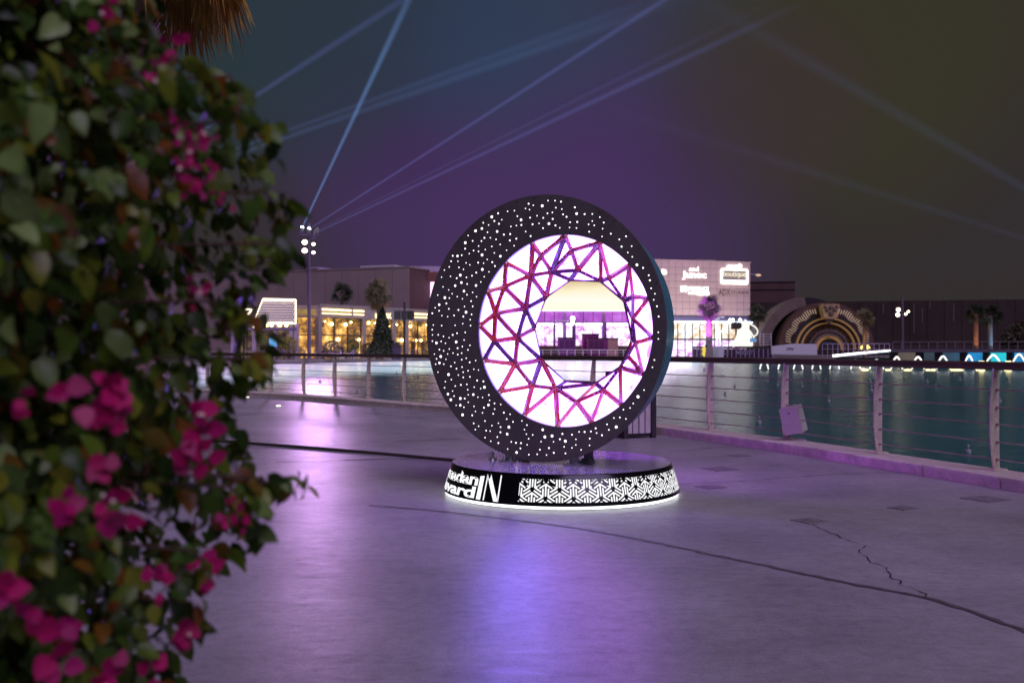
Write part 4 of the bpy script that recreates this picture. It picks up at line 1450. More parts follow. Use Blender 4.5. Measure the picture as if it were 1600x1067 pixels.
# banner slab, terrace fence with panels
F7 = Fac(1206, 121, 1277, 121)
bn2 = thing('white_banner', 'long white banner wall in front of the arch gate, half printed', 'banner', F7.pt(F7.len / 2, 0))
mb = MB()
zb = lambda py: F7.z(1240, py)
pp = [(1206, 553.5), (1277, 554.5), (1276, 537.5), (1240, 537), (1206, 541)]
mb.prism([F7.pt(F7.u(a), zb(b), 0) for a, b in pp], [F7.pt(F7.u(a), zb(b), -.4) for a, b in pp]); mb.build('board', X['whitep'], bn2)
mb = F7.text('city', 1229, 1241, 542.5, 548, .01, .01, .02); stuff(mb.build('print', X['frame'], bn2))
F8 = Fac(1082, 134, 1207, 128)
fn = thing('terrace_fence', 'dark terrace fence with letter panels below the pink building', 'fence', F8.pt(F8.len / 2, 0))
mb = MB(); F8.box(mb, 0, F8.len, F8.z(1140, 544.5), F8.z(1140, 541.2), -.3, 0); mb.build('top_beam', X['frame'], fn)
for i in range(19):
    u0 = F8.len * i / 18
    mb = MB(); F8.box(mb, u0 - .04, u0 + .04, 0, F8.z(1140, 544.6), -.1, 0); mb.build('post', X['wall_l'], fn)
    if i < 18:
        mb = MB(); F8.box(mb, u0 + .05, u0 + F8.len / 18 - .05, .05, F8.z(1140, 545), -.12, -.08); mb.build('panel', pm('fence_panel', (.10, .04, .11), .6) if i == 0 else bpy.data.materials['fence_panel'], fn)
for (txt, a, b) in (('ATTLE', 1117, 1139), ('MODEST', 1150, 1177)):
    mb = F8.text(txt, a, b, 547.5, 554, .02, .01, .02); stuff(mb.build('lettering', X['wall_l'], fn))
yf = thing('yellow_lantern', 'small glowing yellow lantern on the terrace fence below the purple palm', 'lantern', W(1101, 553, 132))
mb = MB(); mb.lathe([(.15, -.7), (.42, -.4), (.3, .0), (.45, .35), (.1, .7)], 10, Matrix.Translation(W(1101.5, 549, 132))); mb.build('shade', em('lantern_yellow', (1, .75, .1), .9), yf)
mb = MB(); mb.tube([W(1101.5, 560, 132), W(1101.5, 541, 132)], .05, 6); mb.build('pole', X['frame'], yf)


def body_mesh(seated=False):
    me = bpy.data.meshes.new('sk')
    if seated:
        J = [(0, 0, .50), (0, -.02, .75), (0, 0, 1.02), (0, -.01, 1.13), (0, -.02, 1.22), (0, -.03, 1.34), (.2, 0, .98), (.26, -.05, .72), (.2, -.28, .66), (-.2, 0, .98), (-.26, -.05, .72), (-.2, -.28, .66), (.1, -.02, .48), (.12, -.42, .50), (.12, -.44, .06), (-.1, -.02, .48), (-.12, -.42, .50), (-.12, -.44, .06)]
    else:
        J = [(0, 0, .93), (0, 0, 1.15), (0, 0, 1.42), (0, 0, 1.52), (0, -.01, 1.60), (0, -.02, 1.72), (.2, 0, 1.38), (.28, .02, 1.10), (.24, -.14, .86), (-.2, 0, 1.38), (-.45, -.05, 1.28), (-.62, -.1, 1.45), (.1, 0, .88), (.13, -.02, .48), (.14, .02, .06), (-.1, 0, .88), (-.16, .02, .48), (-.22, .06, .06)]
    E_ = [(0, 1), (1, 2), (2, 3), (3, 4), (4, 5), (2, 6), (6, 7), (7, 8), (2, 9), (9, 10), (10, 11), (0, 12), (12, 13), (13, 14), (0, 15), (15, 16), (16, 17)]
    rad = [.15, .14, .15, .06, .095, .085, .065, .05, .035, .065, .05, .035, .09, .07, .05, .09, .07, .05]
    me.from_pydata(J, E_, [])
    o = bpy.data.objects.new('sk', me); COL.objects.link(o)
    sk = o.modifiers.new('s', 'SKIN')
    for k, v in enumerate(me.skin_vertices[0].data):
        v.radius = (rad[k], rad[k]); v.use_root = (k == 0)
    o.modifiers.new('u', 'SUBSURF').levels = 1
    dg = bpy.context.evaluated_depsgraph_get()
    r = bpy.data.meshes.new_from_object(o.evaluated_get(dg))
    bpy.data.objects.remove(o); bpy.data.meshes.remove(me)
    r.name = 'body'
    r.polygons.foreach_set('use_smooth', [True] * len(r.polygons))
    return r


# white illuminated figures on the terrace
ws = body_mesh(False)
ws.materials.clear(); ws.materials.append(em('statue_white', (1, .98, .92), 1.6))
st = thing('glowing_statue', 'white glowing standing figure with one arm out, right of the purple palm', 'statue', W(1122.5, 541, 130) , local=True)
bo = link('body', ws, st); bo.scale = (1.45, 1.45, 1.45); bo.rotation_euler = (0, 0, R(180))
mb = MB(); mb.lathe([(.7, -1.62), (.7, 0)], 14); mb.build('pedestal', X['whitep'], st)
sc_ = thing('glowing_sculpture', 'big overexposed white sculpture with a looping arm on the terrace', 'sculpture', W(1165, 541, 131), local=False)
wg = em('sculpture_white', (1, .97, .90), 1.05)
P = lambda px, py, o=0: W(px, py, 131 + o)
for k, (pp_, r0_, r1_) in enumerate([([(1158, 541), (1158, 530), (1161, 515), (1165, 500)], .55, .12), ([(1164, 541), (1166, 528), (1168, 516), (1166, 505)], .50, .15), ([(1154, 541), (1152, 530), (1155, 520), (1160, 512)], .45, .12), ([(1170, 541), (1173, 533), (1171, 522), (1168, 514)], .42, .10), ([(1149, 541), (1148, 534), (1151, 527)], .38, .08)]):
    pts_ = catmull([P(x_, y_, random.uniform(-.5, .5)) for x_, y_ in pp_], .4)
    mb = MB(); mb.tube(pts_, [r0_ + (r1_ - r0_) * (q / (len(pts_) - 1)) + .06 * math.sin(q * 1.7) for q in range(len(pts_))], 10); mb.build('plume', wg, sc_, True)
for k, (pp_, r_0) in enumerate([([(1165, 504), (1173, 507), (1180, 511), (1184, 517), (1182, 523), (1177, 526)], .10), ([(1169, 514), (1174, 520), (1178, 528)], .09)]):
    pts_ = catmull([P(x_, y_) for x_, y_ in pp_], .4)
    mb = MB(); mb.tube(pts_, r_0, 8); mb.build('loop_arm', wg, sc_, True)
mb = MB(); mb.box(P(1177, 531.5, -.6), (.85, .1, .5)); mb.build('blue_panel', em('panel_blue', (.2, .45, .9), .6), sc_)
rk = thing('lattice_rack', 'white and red ladder-like rack right of the glowing sculpture', 'rack', W(1197, 552, 130))
for px in (1187.5, 1193, 1205):
    mb = MB(); mb.tube([W(px, 556, 130), W(px, 520, 130)], .05, 6); mb.build('upright', X['whitep'], rk)
for py in (522, 526, 530, 534, 538):
    mb = MB(); mb.tube([W(1187.5, py, 130), W(1205, py, 130)], .035, 6); mb.build('rung', X['whitep'], rk)

# bridge with blue-lit panels on the right
F9 = Fac(1270, 112, 1680, 98)
br = thing('lit_bridge', 'low bridge with blue and cyan lit panels between dark piers across the lake', 'bridge', F9.pt(F9.len / 2, 0))
DKZ = 1.22
mb = MB(); F9.box(mb, F9.u(1392), F9.len, .86, DKZ, -5, .1); mb.build('deck', pm('bridge_deck', (.22, .16, .21), .7, var=.2), br)
ramp = [(1300, 553.5), (1392, 549.5), (1392, 545.2), (1280, 556), (1280, 559), (1300, 558)]
mb = MB()
u0, u1, u2 = F9.u(1276), F9.u(1302), F9.u(1391.5)
mb.hexa([F9.pt(u1, .28, .1), F9.pt(u2, .9, .1), F9.pt(u2, .9, -3), F9.pt(u1, .28, -3), F9.pt(u1, .55, .1), F9.pt(u2, 1.16, .1), F9.pt(u2, 1.16, -3), F9.pt(u1, .55, -3)])
mb.build('ramp', X['whitep'], br)
mb = MB(); mb.tube([F9.pt(u1, .46, .16), F9.pt((u1 + u2) / 2, .80, .16), F9.pt(u2, 1.05, .16)], [.10, .075, .03], 6); mb.build('ramp_light', X['white'], br)
piers = [1394.5, 1435, 1464.6, 1504, 1540, 1577, 1612, 1650]
for px in piers:
    mb = MB(); F9.box(mb, F9.u(px) - .28, F9.u(px) + .28, WZ - .3, .855, -3, .02); mb.build('pier', dk, br)
cols_ = [(.26, .21, .19, .55), (.08, .12, .17, .55), (.07, .16, .27, .6), (.02, .30, .70, .9), (.03, .75, .90, 1.0), (.03, .35, .75, .9), (.03, .3, .6, .8)]
for k, (px0, px1) in enumerate(zip(piers[:-1], piers[1:])):
    c = cols_[k]
    m_ = lit_interior('panel_lit', [(.3, tuple(q * .55 for q in c[:3])), (.7, c[:3])], c[3], .4)
    mb = MB(); F9.box(mb, F9.u(px0) + .33, F9.u(px1) - .33, WZ + .05, .84, -1.4, -1.2); mb.build('lit_panel', m_, br)
mb = MB(); F9.box(mb, F9.u(1300), F9.u(1393.5), WZ, .26, -1.5, -1.2); mb.build('abutment', pm('abutment', (.34, .28, .25), .8, var=.2), br)
far_rail('bridge_railing', 'thin posts of the railing on top of the blue-lit bridge', (1395, 1660), lambda px: F9.dist(px) + .5, 20, h=.75, z0=DKZ, bars=1)
far_rail('ramp_railing', 'glassy pale railing beside the white lit ramp', (1285, 1390), lambda px: F9.dist(px) + 1.2, 14, h=1.6, z0=.2, mat='wall_l')

# fountains
arcm = em('lit_spray', (1.0, .97, .92), 1.5)
basem = em('fountain_lamp', (1.0, .86, .40), 3.0)
FD = 78
arcs = [(1189, 1199), (1217.5, 1227.5), (1241.5, 1253), (1270.5, 1281), (1298, 1310), (1331, 1343), (1360, 1379.5), (1394, 1408.5), (1426.5, 1442.5), (1465, 1482), (1508, 1520.5), (1539.5, 1564.5), (1581.5, 1603)]
for k, (a, b) in enumerate(arcs):
    f = thing('fountain_arc', 'arched white lit water jet, %s in the row before the bridge' % ['leftmost', 'second from left', 'third from left', 'fourth from left', 'fifth from left', 'sixth from left', 'middle one', 'sixth from right', 'fifth from right', 'fourth from right', 'third from right', 'second from right', 'rightmost'][k], 'fountain', W((a + b) / 2, HOR + FPX * (CAMH - WZ) / FD, FD), 'fountain arcs in a row')
    py0 = HOR + FPX * (CAMH - WZ) / FD
    tp = 562.5 if k < 7 else 557.5 - 4 * min(1, max(0, (k - 8) / 4))
    lean = 2.0
    pts_ = []
    for q in range(15):
        t_ = q / 14
        xx = a - lean + (b - a + 2 * lean) * (t_ + .06 * math.sin(2 * math.pi * t_))
        yy = py0 - (py0 - tp) * (1 - (2 * t_ - 1) ** 2) ** .62
        pts_.append(W(xx, yy, FD))
    mb = MB(); mb.tube(pts_, [.045 + .03 * math.sin(math.pi * q / 14) for q in range(15)], 6); mb.build('water_jet', arcm, f, True)
    for s_ in (a - lean, b + lean):
        mb = MB(); mb.lathe([(.14, -.05), (.12, .05), (.05, .10)], 8, Matrix.Translation(W(s_, py0, FD))); mb.build('nozzle', X['frame'], f)
    if k < 12 and k > 4:
        x0, x1 = b + lean + 1, arcs[k + 1][0] - lean - 1
        mb = MB()
        for q in range(9):
            mb.ball(W(x0 + (x1 - x0) * (q + .5) / 9, py0 - random.uniform(0, .6), FD), random.uniform(.06, .14), 6, 4, sc=(1.8, 1, random.uniform(.5, 1.2)))
        if k in (10, 11):
            mb.lathe([(.25, 0), (.16, .35), (.22, .75)], 8, Matrix.Translation(W(x1 - 3, py0, FD)))
        stuff(mb.build('splash_light', basem, f, True))
# floating nozzles
fl = [(1215, 603), (1253, 605), (1295, 628), (1361, 611), (1361, 605), (1462, 607), (1360, 600), (1562, 628), (1278, 593), (1290, 597), (1199, 597), (1440, 592), (1491, 587), (1575, 598), (1573, 590), (1449, 598), (1130, 588), (1133, 617), (1148, 605), (1100, 579), (1186, 662), (1513, 708), (1176, 590), (500, 598), (558, 613), (653, 590), (620, 586), (1300, 582), (1500, 594)]
fm = pm('float_metal', (.62, .60, .58), .4, .5, var=.3)
ORD = 'first second third fourth fifth sixth seventh eighth ninth tenth eleventh twelfth thirteenth fourteenth fifteenth sixteenth seventeenth eighteenth nineteenth twentieth twenty-first twenty-second twenty-third twenty-fourth twenty-fifth twenty-sixth twenty-seventh twenty-eighth twenty-ninth thirtieth'.split()
rank = {q: r for r, q in enumerate(sorted(range(len(fl)), key=lambda q: fl[q][0]))}
for k, (px, py) in enumerate(fl):
    p = G(px, py, WZ)
    nm = ORD[rank[k]]
    lab = 'small pale nozzle float on the lake, %s from the left' % nm
    if k == 0:
        src = thing('floating_nozzle', lab, 'float', p, 'nozzle floats on the lake', local=True)
        mb = MB(); mb.lathe([(.05, -.03), (.065, .03), (.065, .07), (.04, .09)], 10); mb.build('float_body', fm, src)
        mb = MB(); mb.lathe([(.022, .09), (.018, .15), (.0, .16)], 8, cap=False); mb.build('nozzle', M['rod'], src)
        mb = MB(); mb.lathe([(.010, .15), (.024, .16), (.022, .185), (.0, .19)], 8, cap=False); mb.build('tip', X['whitep'], src)
    else:
        o = copy_tree(src); o.location = p
        o['label'] = lab
        s_ = random.uniform(.55, .8) * (1 + p.y / 90)
        o.scale = (s_, s_, s_)

# sheet on the lake: bright reflections of the shore put in as emission
mp_ = bpy.data.materials.new('painted_reflection'); mp_.use_nodes = True
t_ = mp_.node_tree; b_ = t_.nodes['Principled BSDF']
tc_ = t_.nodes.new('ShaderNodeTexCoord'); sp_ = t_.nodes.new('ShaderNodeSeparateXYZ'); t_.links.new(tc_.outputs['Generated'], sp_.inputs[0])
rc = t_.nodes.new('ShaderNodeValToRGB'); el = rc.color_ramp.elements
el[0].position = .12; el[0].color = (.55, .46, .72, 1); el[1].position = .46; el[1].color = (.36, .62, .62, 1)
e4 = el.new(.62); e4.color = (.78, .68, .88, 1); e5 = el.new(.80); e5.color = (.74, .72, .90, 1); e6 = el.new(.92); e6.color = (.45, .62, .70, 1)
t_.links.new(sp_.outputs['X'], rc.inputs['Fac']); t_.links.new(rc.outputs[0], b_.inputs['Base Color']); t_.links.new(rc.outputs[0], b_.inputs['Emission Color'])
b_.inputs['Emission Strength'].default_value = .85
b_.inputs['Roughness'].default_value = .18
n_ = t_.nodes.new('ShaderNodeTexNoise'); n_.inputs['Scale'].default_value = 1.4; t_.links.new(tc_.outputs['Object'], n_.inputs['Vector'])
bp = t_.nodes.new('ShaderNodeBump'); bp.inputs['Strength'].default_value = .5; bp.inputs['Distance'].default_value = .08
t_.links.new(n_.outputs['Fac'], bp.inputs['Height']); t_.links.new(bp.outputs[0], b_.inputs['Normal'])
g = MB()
sheet_far = [(300, 92), (380, 102), (434, 109.5), (560, 123.5), (673, 137.5), (760, 139), (850, 141), (930, 140), (1000, 138.5), (1060, 136), (1120, 133)]
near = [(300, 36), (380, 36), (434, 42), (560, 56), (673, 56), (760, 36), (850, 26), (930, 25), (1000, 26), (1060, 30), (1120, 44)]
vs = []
for (px, d), (p2, d2) in zip(sheet_far, near):
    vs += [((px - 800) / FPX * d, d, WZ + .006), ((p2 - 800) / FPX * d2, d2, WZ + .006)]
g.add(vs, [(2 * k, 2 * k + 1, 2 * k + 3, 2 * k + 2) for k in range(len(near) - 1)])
po = struct(g.build('reflection_sheet', mp_))
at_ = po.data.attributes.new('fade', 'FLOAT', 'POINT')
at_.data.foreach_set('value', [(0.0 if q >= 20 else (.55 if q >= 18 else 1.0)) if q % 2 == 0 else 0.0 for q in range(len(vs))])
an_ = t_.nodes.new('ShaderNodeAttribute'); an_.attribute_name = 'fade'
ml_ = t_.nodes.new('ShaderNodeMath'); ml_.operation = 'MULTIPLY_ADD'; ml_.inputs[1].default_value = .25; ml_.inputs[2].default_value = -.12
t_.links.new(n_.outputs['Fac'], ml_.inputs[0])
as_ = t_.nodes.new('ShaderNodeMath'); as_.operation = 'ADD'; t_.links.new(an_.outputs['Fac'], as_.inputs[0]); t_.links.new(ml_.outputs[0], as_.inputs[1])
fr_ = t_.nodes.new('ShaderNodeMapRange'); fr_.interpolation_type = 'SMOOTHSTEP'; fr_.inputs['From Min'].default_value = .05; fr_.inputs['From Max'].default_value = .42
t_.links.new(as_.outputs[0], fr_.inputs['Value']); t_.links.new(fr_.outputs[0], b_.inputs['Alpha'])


# ------------------------------------------------------------------ light masts, speaker towers, beams
def mast(px, d, ztop, label, lamps, heads):
    p = Vector(((px - 800) / FPX * d, d, 0))
    t = thing('light_mast', label, 'light mast', p, 'tall masts with flood lamps')
    mb = MB(); mb.tube([p, p + Vector((0, 0, ztop * .5)), p + Vector((0, 0, ztop))], [.22, .20, .15], 10); mb.build('pole', X['pole'], t)
    mb = MB(); mb.lathe([(.35, 0), (.35, .15), (.22, .2)], 12, Matrix.Translation(p)); mb.build('base', X['pole'], t)
    zs = sorted(set(round(l[1], 2) for l in lamps))
    for (dx, z, big) in lamps:
        s_ = .42 if big else .26
        c = p + Vector((dx, -.25, z))
        mb = MB(); mb.box(c + Vector((0, .16, 0)), (s_ * 1.9, .3, s_ * 1.5)); h = mb.build('flood_housing', X['frame'], t)
        mb = MB(); mb.ball(c, s_ * .75, 10, 6, sc=(1, .45, .85)); mb.build('flood_lens', X['flood'], h)
        mb = MB(); mb.tube([p + Vector((0, 0, z - s_)), c + Vector((0, .2, -s_))], .05, 6); mb.build('arm', X['pole'], h)
    for (dx, z, lit) in heads:
        c = p + Vector((dx, -.2, z))
        mb = MB(); mb.box(c - Vector((0, 0, .35)), (.5, .4, .3)); h = mb.build('moving_head', X['pole'], t)
        mb = MB(); mb.tube([c - Vector((0, 0, .2)), c + Vector((.1, 0, .25))], [.2, .24], 10); mb.build('yoke', X['metal'], h)
        mb = MB(); mb.ball(c + Vector((.1, -.05, .28)), .2, 8, 6); mb.build('head_lens', X['beamlens'] if lit else X['metal'], h)
    if heads:
        xs = [h[0] for h in heads]
        mb = MB(); mb.tube([p + Vector((min(xs) - .3, 0, heads[0][1] - .5)), p + Vector((max(xs) + .3, 0, heads[0][1] - .5))], .07, 6); mb.build('crossbar', X['pole'], t)
    return p


MD = 114
mp0 = mast(483, MD, 15.6, 'tall slim mast with four warm flood lamps rising beside the bush', [(-.45, 1.3 + 165 / FPX * MD, True), (-.45, 1.3 + 152 / FPX * MD, True), (.55, 1.3 + 162 / FPX * MD, False), (.55, 1.3 + 149 / FPX * MD, False)],
           [(-.85, 1.3 + 184 / FPX * MD, True), (-.05, 1.3 + 182 / FPX * MD, True), (.9, 1.3 + 182 / FPX * MD, False), (.6, 1.3 + 177 / FPX * MD, False)])
mast(1410, 150, 1.3 + 80 / FPX * 150, 'dim mast with bright flood lamps against the brown wall', [(-.7, 1.3 + 60 / FPX * 150, True), (-.8, 1.3 + 52 / FPX * 150, True), (.8, 1.3 + 57 / FPX * 150, False), (.4, 1.3 + 53 / FPX * 150, False)], [])

mast_o = [o for o in bpy.data.objects if o.name.startswith('light_mast')][0]
wp = mp0 + Vector((.9, -.6, 1.3 + 181 / FPX * MD))
wl_ = bpy.data.lights.new('added_wash_light', 'SPOT'); wl_.energy = 13000; wl_.color = (.80, .42, 1.0); wl_.spot_size = R(19); wl_.spot_blend = 1.0; wl_.shadow_soft_size = 2.0  # added purple spot beside an unlit head, to brighten the deck
wo = bpy.data.objects.new('added_wash_light', wl_); COL.objects.link(wo); wo.parent = mast_o
wo.location = wp - ORG[mast_o.name]
wo.rotation_euler = (Vector((-1.5, 14.0, 0)) - wp).to_track_quat('-Z', 'Y').to_euler()


def speaker_tower(px, d, ztop, py_sp, label, n=3):
    p = Vector(((px - 800) / FPX * d, d, 0))
    t = thing('speaker_tower', label, 'speaker pole', p, 'poles hung with loudspeakers')
    mb = MB(); mb.tube([p, p + Vector((0, 0, ztop))], .12, 8); mb.build('pole', M['dark'], t)
    z = CAMH + (HOR - py_sp) / FPX * d
    for k in range(n):
        a = (k - (n - 1) / 2)
        c = p + Vector((a * .75, -.35, z))
        mb = MB(); mb.box(c, (.62, .55, .95), rz=-a * .35); sp2 = mb.build('loudspeaker', M['dark'], t)
        mb = MB(); mb.box(c + Vector((-.0, -.29, 0)), (.52, .03, .85), rz=-a * .35); mb.build('grille', X['frame'], sp2)
    mb = MB(); mb.tube([p + Vector((-1.1, -.1, z + .6)), p + Vector((1.1, -.1, z + .6))], .05, 6); mb.build('bracket', X['metal'], t)
    return t


speaker_tower(632, 112, 1.3 + 72 / FPX * 112, 493, 'thin pole with dark loudspeakers in front of the restaurant')
st2 = speaker_tower(1150, 137, 1.3 + 48 / FPX * 137, 509, 'thin pole with dark loudspeakers before the white sculpture', 2)
z2 = 1.3 + 44 / FPX * 137
for k, dx in enumerate((-.9, -.5, .5)):
    c = Vector(((1150 - 800) / FPX * 137 + dx, 136.7, z2))
    mb = MB(); mb.ball(c, .2, 8, 6); mb.build('show_lamp', X['beamlens'], st2)
ls = bpy.data.lights.new('show_lamp_light', 'SPOT'); ls.energy = 3600; ls.color = (1, .84, .78); ls.spot_size = R(95); ls.spot_blend = .8; ls.shadow_soft_size = .4
lo = bpy.data.objects.new('show_lamp_light', ls); COL.objects.link(lo)
lo.parent = st2
lp = Vector(((1150 - 800) / FPX * 137 - .4, 137.5, z2 + .4))
lo.location = lp - ORG[st2.name]
lo.rotation_euler = (F5.pt(F5.u(1090), 9.5) - lp).to_track_quat('-Z', 'Y').to_euler()

# a speaker tripod behind the bush by the railing
tp_t = thing('tripod_stand', 'black tripod feet standing by the railing behind the bush', 'tripod', G(384, 612.5, 0.0))
pc = G(381, 615, 0.0)
for an in (10, 130, 250):
    e_ = pc + Vector((math.cos(R(an)) * .45, math.sin(R(an)) * .45, .02))
    mb = MB(); mb.tube([pc + Vector((0, 0, .42)), e_], .022, 6); mb.build('leg', M['dark'], tp_t)
mb = MB(); mb.tube([pc + Vector((0, 0, .2)), pc + Vector((0, 0, 1.6))], .025, 8); mb.build('pole', M['dark'], tp_t)


def beam(p0, p1, r0, r1, colr, s0, label):
    p0, p1 = Vector(p0), Vector(p1)
    ln = (p1 - p0).length
    n = 20
    mb = MB(); mb.lathe([(r0, 0), (r1, ln)], n)
    m = bpy.data.materials.new('beam_air'); m.use_nodes = True
    t = m.node_tree
    t.nodes.remove(t.nodes['Principled BSDF'])
    o_ = t.nodes['Material Output']
    e_ = t.nodes.new('ShaderNodeEmission')
    e_.inputs['Color'].default_value = (*colr, 1)
    # the beam thins out as it widens: strength falls with the distance from its lamp
    tc = t.nodes.new('ShaderNodeTexCoord'); sx = t.nodes.new('ShaderNodeSeparateXYZ')
    t.links.new(tc.outputs['Object'], sx.inputs[0])
    mr = t.nodes.new('ShaderNodeMapRange')
    mr.inputs['From Min'].default_value = 0; mr.inputs['From Max'].default_value = ln
    mr.inputs['To Min'].default_value = 0; mr.inputs['To Max'].default_value = 1
    t.links.new(sx.outputs['Z'], mr.inputs['Value'])
    pw = t.nodes.new('ShaderNodeMath'); pw.operation = 'MULTIPLY_ADD'
    t.links.new(mr.outputs[0], pw.inputs[0]); pw.inputs[1].default_value = (r1 - r0) / r0; pw.inputs[2].default_value = 1.0
    dv = t.nodes.new('ShaderNodeMath'); dv.operation = 'POWER'; dv.inputs[1].default_value = -1.45
    t.links.new(pw.outputs[0], dv.inputs[0])
    fd = t.nodes.new('ShaderNodeMapRange'); fd.inputs['From Min'].default_value = 1.0; fd.inputs['From Max'].default_value = .45; fd.interpolation_type = 'SMOOTHSTEP'
    t.links.new(mr.outputs[0], fd.inputs['Value'])
    mu = t.nodes.new('ShaderNodeMath'); mu.operation = 'MULTIPLY'; t.links.new(dv.outputs[0], mu.inputs[0]); t.links.new(fd.outputs[0], mu.inputs[1])
    m2 = t.nodes.new('ShaderNodeMath'); m2.operation = 'MULTIPLY'; t.links.new(mu.outputs[0], m2.inputs[0]); m2.inputs[1].default_value = s0 / (2 * r0)
    # soft edge: brightest on the axis
    vl = t.nodes.new('ShaderNodeVectorMath'); vl.operation = 'MULTIPLY'; vl.inputs[1].default_value = (1, 1, 0)
    t.links.new(tc.outputs['Object'], vl.inputs[0])
    le = t.nodes.new('ShaderNodeVectorMath'); le.operation = 'LENGTH'; t.links.new(vl.outputs[0], le.inputs[0])
    rr_ = t.nodes.new('ShaderNodeMath'); rr_.operation = 'DIVIDE'; t.links.new(le.outputs['Value'], rr_.inputs[0])
    rz_ = t.nodes.new('ShaderNodeMath'); rz_.operation = 'MULTIPLY'; t.links.new(pw.outputs[0], rz_.inputs[0]); rz_.inputs[1].default_value = r0
    t.links.new(rz_.outputs[0], rr_.inputs[1])
    sm_ = t.nodes.new('ShaderNodeMapRange'); sm_.interpolation_type = 'SMOOTHSTEP'; sm_.inputs['From Min'].default_value = 1.0; sm_.inputs['From Max'].default_value = 0.0
    t.links.new(rr_.outputs[0], sm_.inputs['Value'])
    m3 = t.nodes.new('ShaderNodeMath'); m3.operation = 'MULTIPLY'; t.links.new(m2.outputs[0], m3.inputs[0]); t.links.new(sm_.outputs[0], m3.inputs[1])
    t.links.new(m3.outputs[0], e_.inputs['Strength'])
    t.links.new(e_.outputs[0], o_.inputs['Volume'])
    m.cycles.volume_step_rate = 1.0
    o = mb.build('light_beam', m)
    o.location = p0
    o.rotation_euler = (p1 - p0).to_track_quat('Z', 'Y').to_euler()
    tag(o, label, 'light beam', 'searchlight beams in the smoky sky')
    return o


hz = lambda px, py, d: W(px, py, d)
BL = (.22, .45, 1.0)
BV = (.26, .32, 1.0)
beam(hz(474, 352, MD), hz(690, -110, 150), 0.150, 1.100, BL, 0.4500, 'bright blue beam climbing steeply from the mast')
beam(hz(486, 356, MD), hz(1240, -130, 190), 0.120, 1.200, BV, 0.2200, 'thin blue beam from the mast, upper of the flat rising ones')
beam(hz(500, 361, MD), hz(1290, -12, 190), 0.120, 1.300, BV, 0.1900, 'thin violet beam from the mast, lowest and flattest one')
beam(hz(500, 357, MD), hz(1230, -8, 190), 0.087, 0.930, BV, 0.0765, 'faint violet beam close above the lowest beam')
beam(hz(330, 256, 120), hz(1150, -30, 190), 0.360, 1.900, BL, 0.0900, 'broad pale blue beam leaving the bush, lower of the close pair')
beam(hz(330, 247, 120), hz(1130, -40, 190), 0.300, 1.500, BL, 0.0700, 'broad pale blue beam leaving the bush, upper of the close pair')
beam(hz(300, 215, 120), hz(760, -85, 170), 0.340, 1.300, BV, 0.1300, 'blue beam rising from the top of the bush')
beam(hz(1700, 352, 150), hz(1010, -50, 210), 0.800, 3.000, BL, 0.0420, 'pale beam sloping down to the right edge')
beam(hz(1700, 403, 150), hz(850, 140, 210), 0.600, 2.400, BL, 0.0300, 'very faint beam low over the brown wall')


# ------------------------------------------------------------------ trees
def fan_frond(mb, base, dirv, L_, nb, spread, droop, w, mi=0, roll=1.0):
    dirv = dirv.normalized()
    up = Vector((0, 0, 1))
    side = dirv.cross(up)
    if side.length < .1:
        side = Vector((1, 0, 0))
    side.normalize()
    side = (Matrix.Rotation(random.uniform(-1.3, 1.3) * roll, 3, dirv) @ side).normalized()
    nrm_ = side.cross(dirv).normalized()
    hub = base + dirv * L_ * .42 + Vector((0, 0, -droop * .12 * L_))
    mb.add([base + side * w * .4, base - side * w * .4, hub - side * w * .4, hub + side * w * .4], [(0, 1, 2, 3)], mi)
    for k in range(nb):
        a = (k / (nb - 1) - .5) * spread
        d = (dirv * math.cos(a) + side * math.sin(a) + nrm_ * random.uniform(-.12, .12)).normalized()
        ll = L_ * .6 * (1 - .25 * abs(a / spread * 2)) * random.uniform(.85, 1.1)
        s2 = d.cross(nrm_).normalized()
        m_ = hub + d * ll * .55 + Vector((0, 0, -droop * .05 * L_))
        tip = hub + d * ll + Vector((0, 0, -droop * .28 * L_))
        mb.add([hub, m_ + s2 * w, tip, m_ - s2 * w], [(0, 1, 2, 3)], mi)


def fan_palm(px, d, py_base, py_crown, crown_px, label, leafm, trunkm, dead=None, tr=.22, nf=34, z0=0.0):
    p = Vector(((px - 800) / FPX * d, d, z0))
    zc = CAMH + (HOR - py_crown) / FPX * d
    rc_ = crown_px / FPX * d
    t = thing('fan_palm', label, 'palm tree', p, 'palms by the lake')
    c = Vector((p.x, p.y, zc))
    mb = MB(); pts_ = [p, p.lerp(c, .15), p.lerp(c, .5), p.lerp(c, .98)]
    mb.tube(pts_, [tr * 1.35, tr * 1.05, tr * .95, tr * .9], 10); mb.build('trunk', trunkm, t)
    mb = MB()
    for k in range(nf):
        el = R(random.uniform(-50, 85))
        az = random.uniform(0, 2 * math.pi)
        dv = Vector((math.cos(az) * math.cos(el), math.sin(az) * math.cos(el), math.sin(el)))
        fan_frond(mb, c, dv, rc_ * random.uniform(.85, 1.2), 13, R(170), .35, rc_ * .032, 0)
    if dead is not None:
        for k in range(26):
            az = random.uniform(0, 2 * math.pi)
            dv = Vector((math.cos(az) * .45, math.sin(az) * .45, -1))
            fan_frond(mb, c - Vector((0, 0, rc_ * .1)), dv, rc_ * random.uniform(.8, 1.1), 8, R(80), .4, rc_ * .04, 1)
    stuff(mb.build('crown', [leafm, dead or leafm], t))
    return t, c, rc_


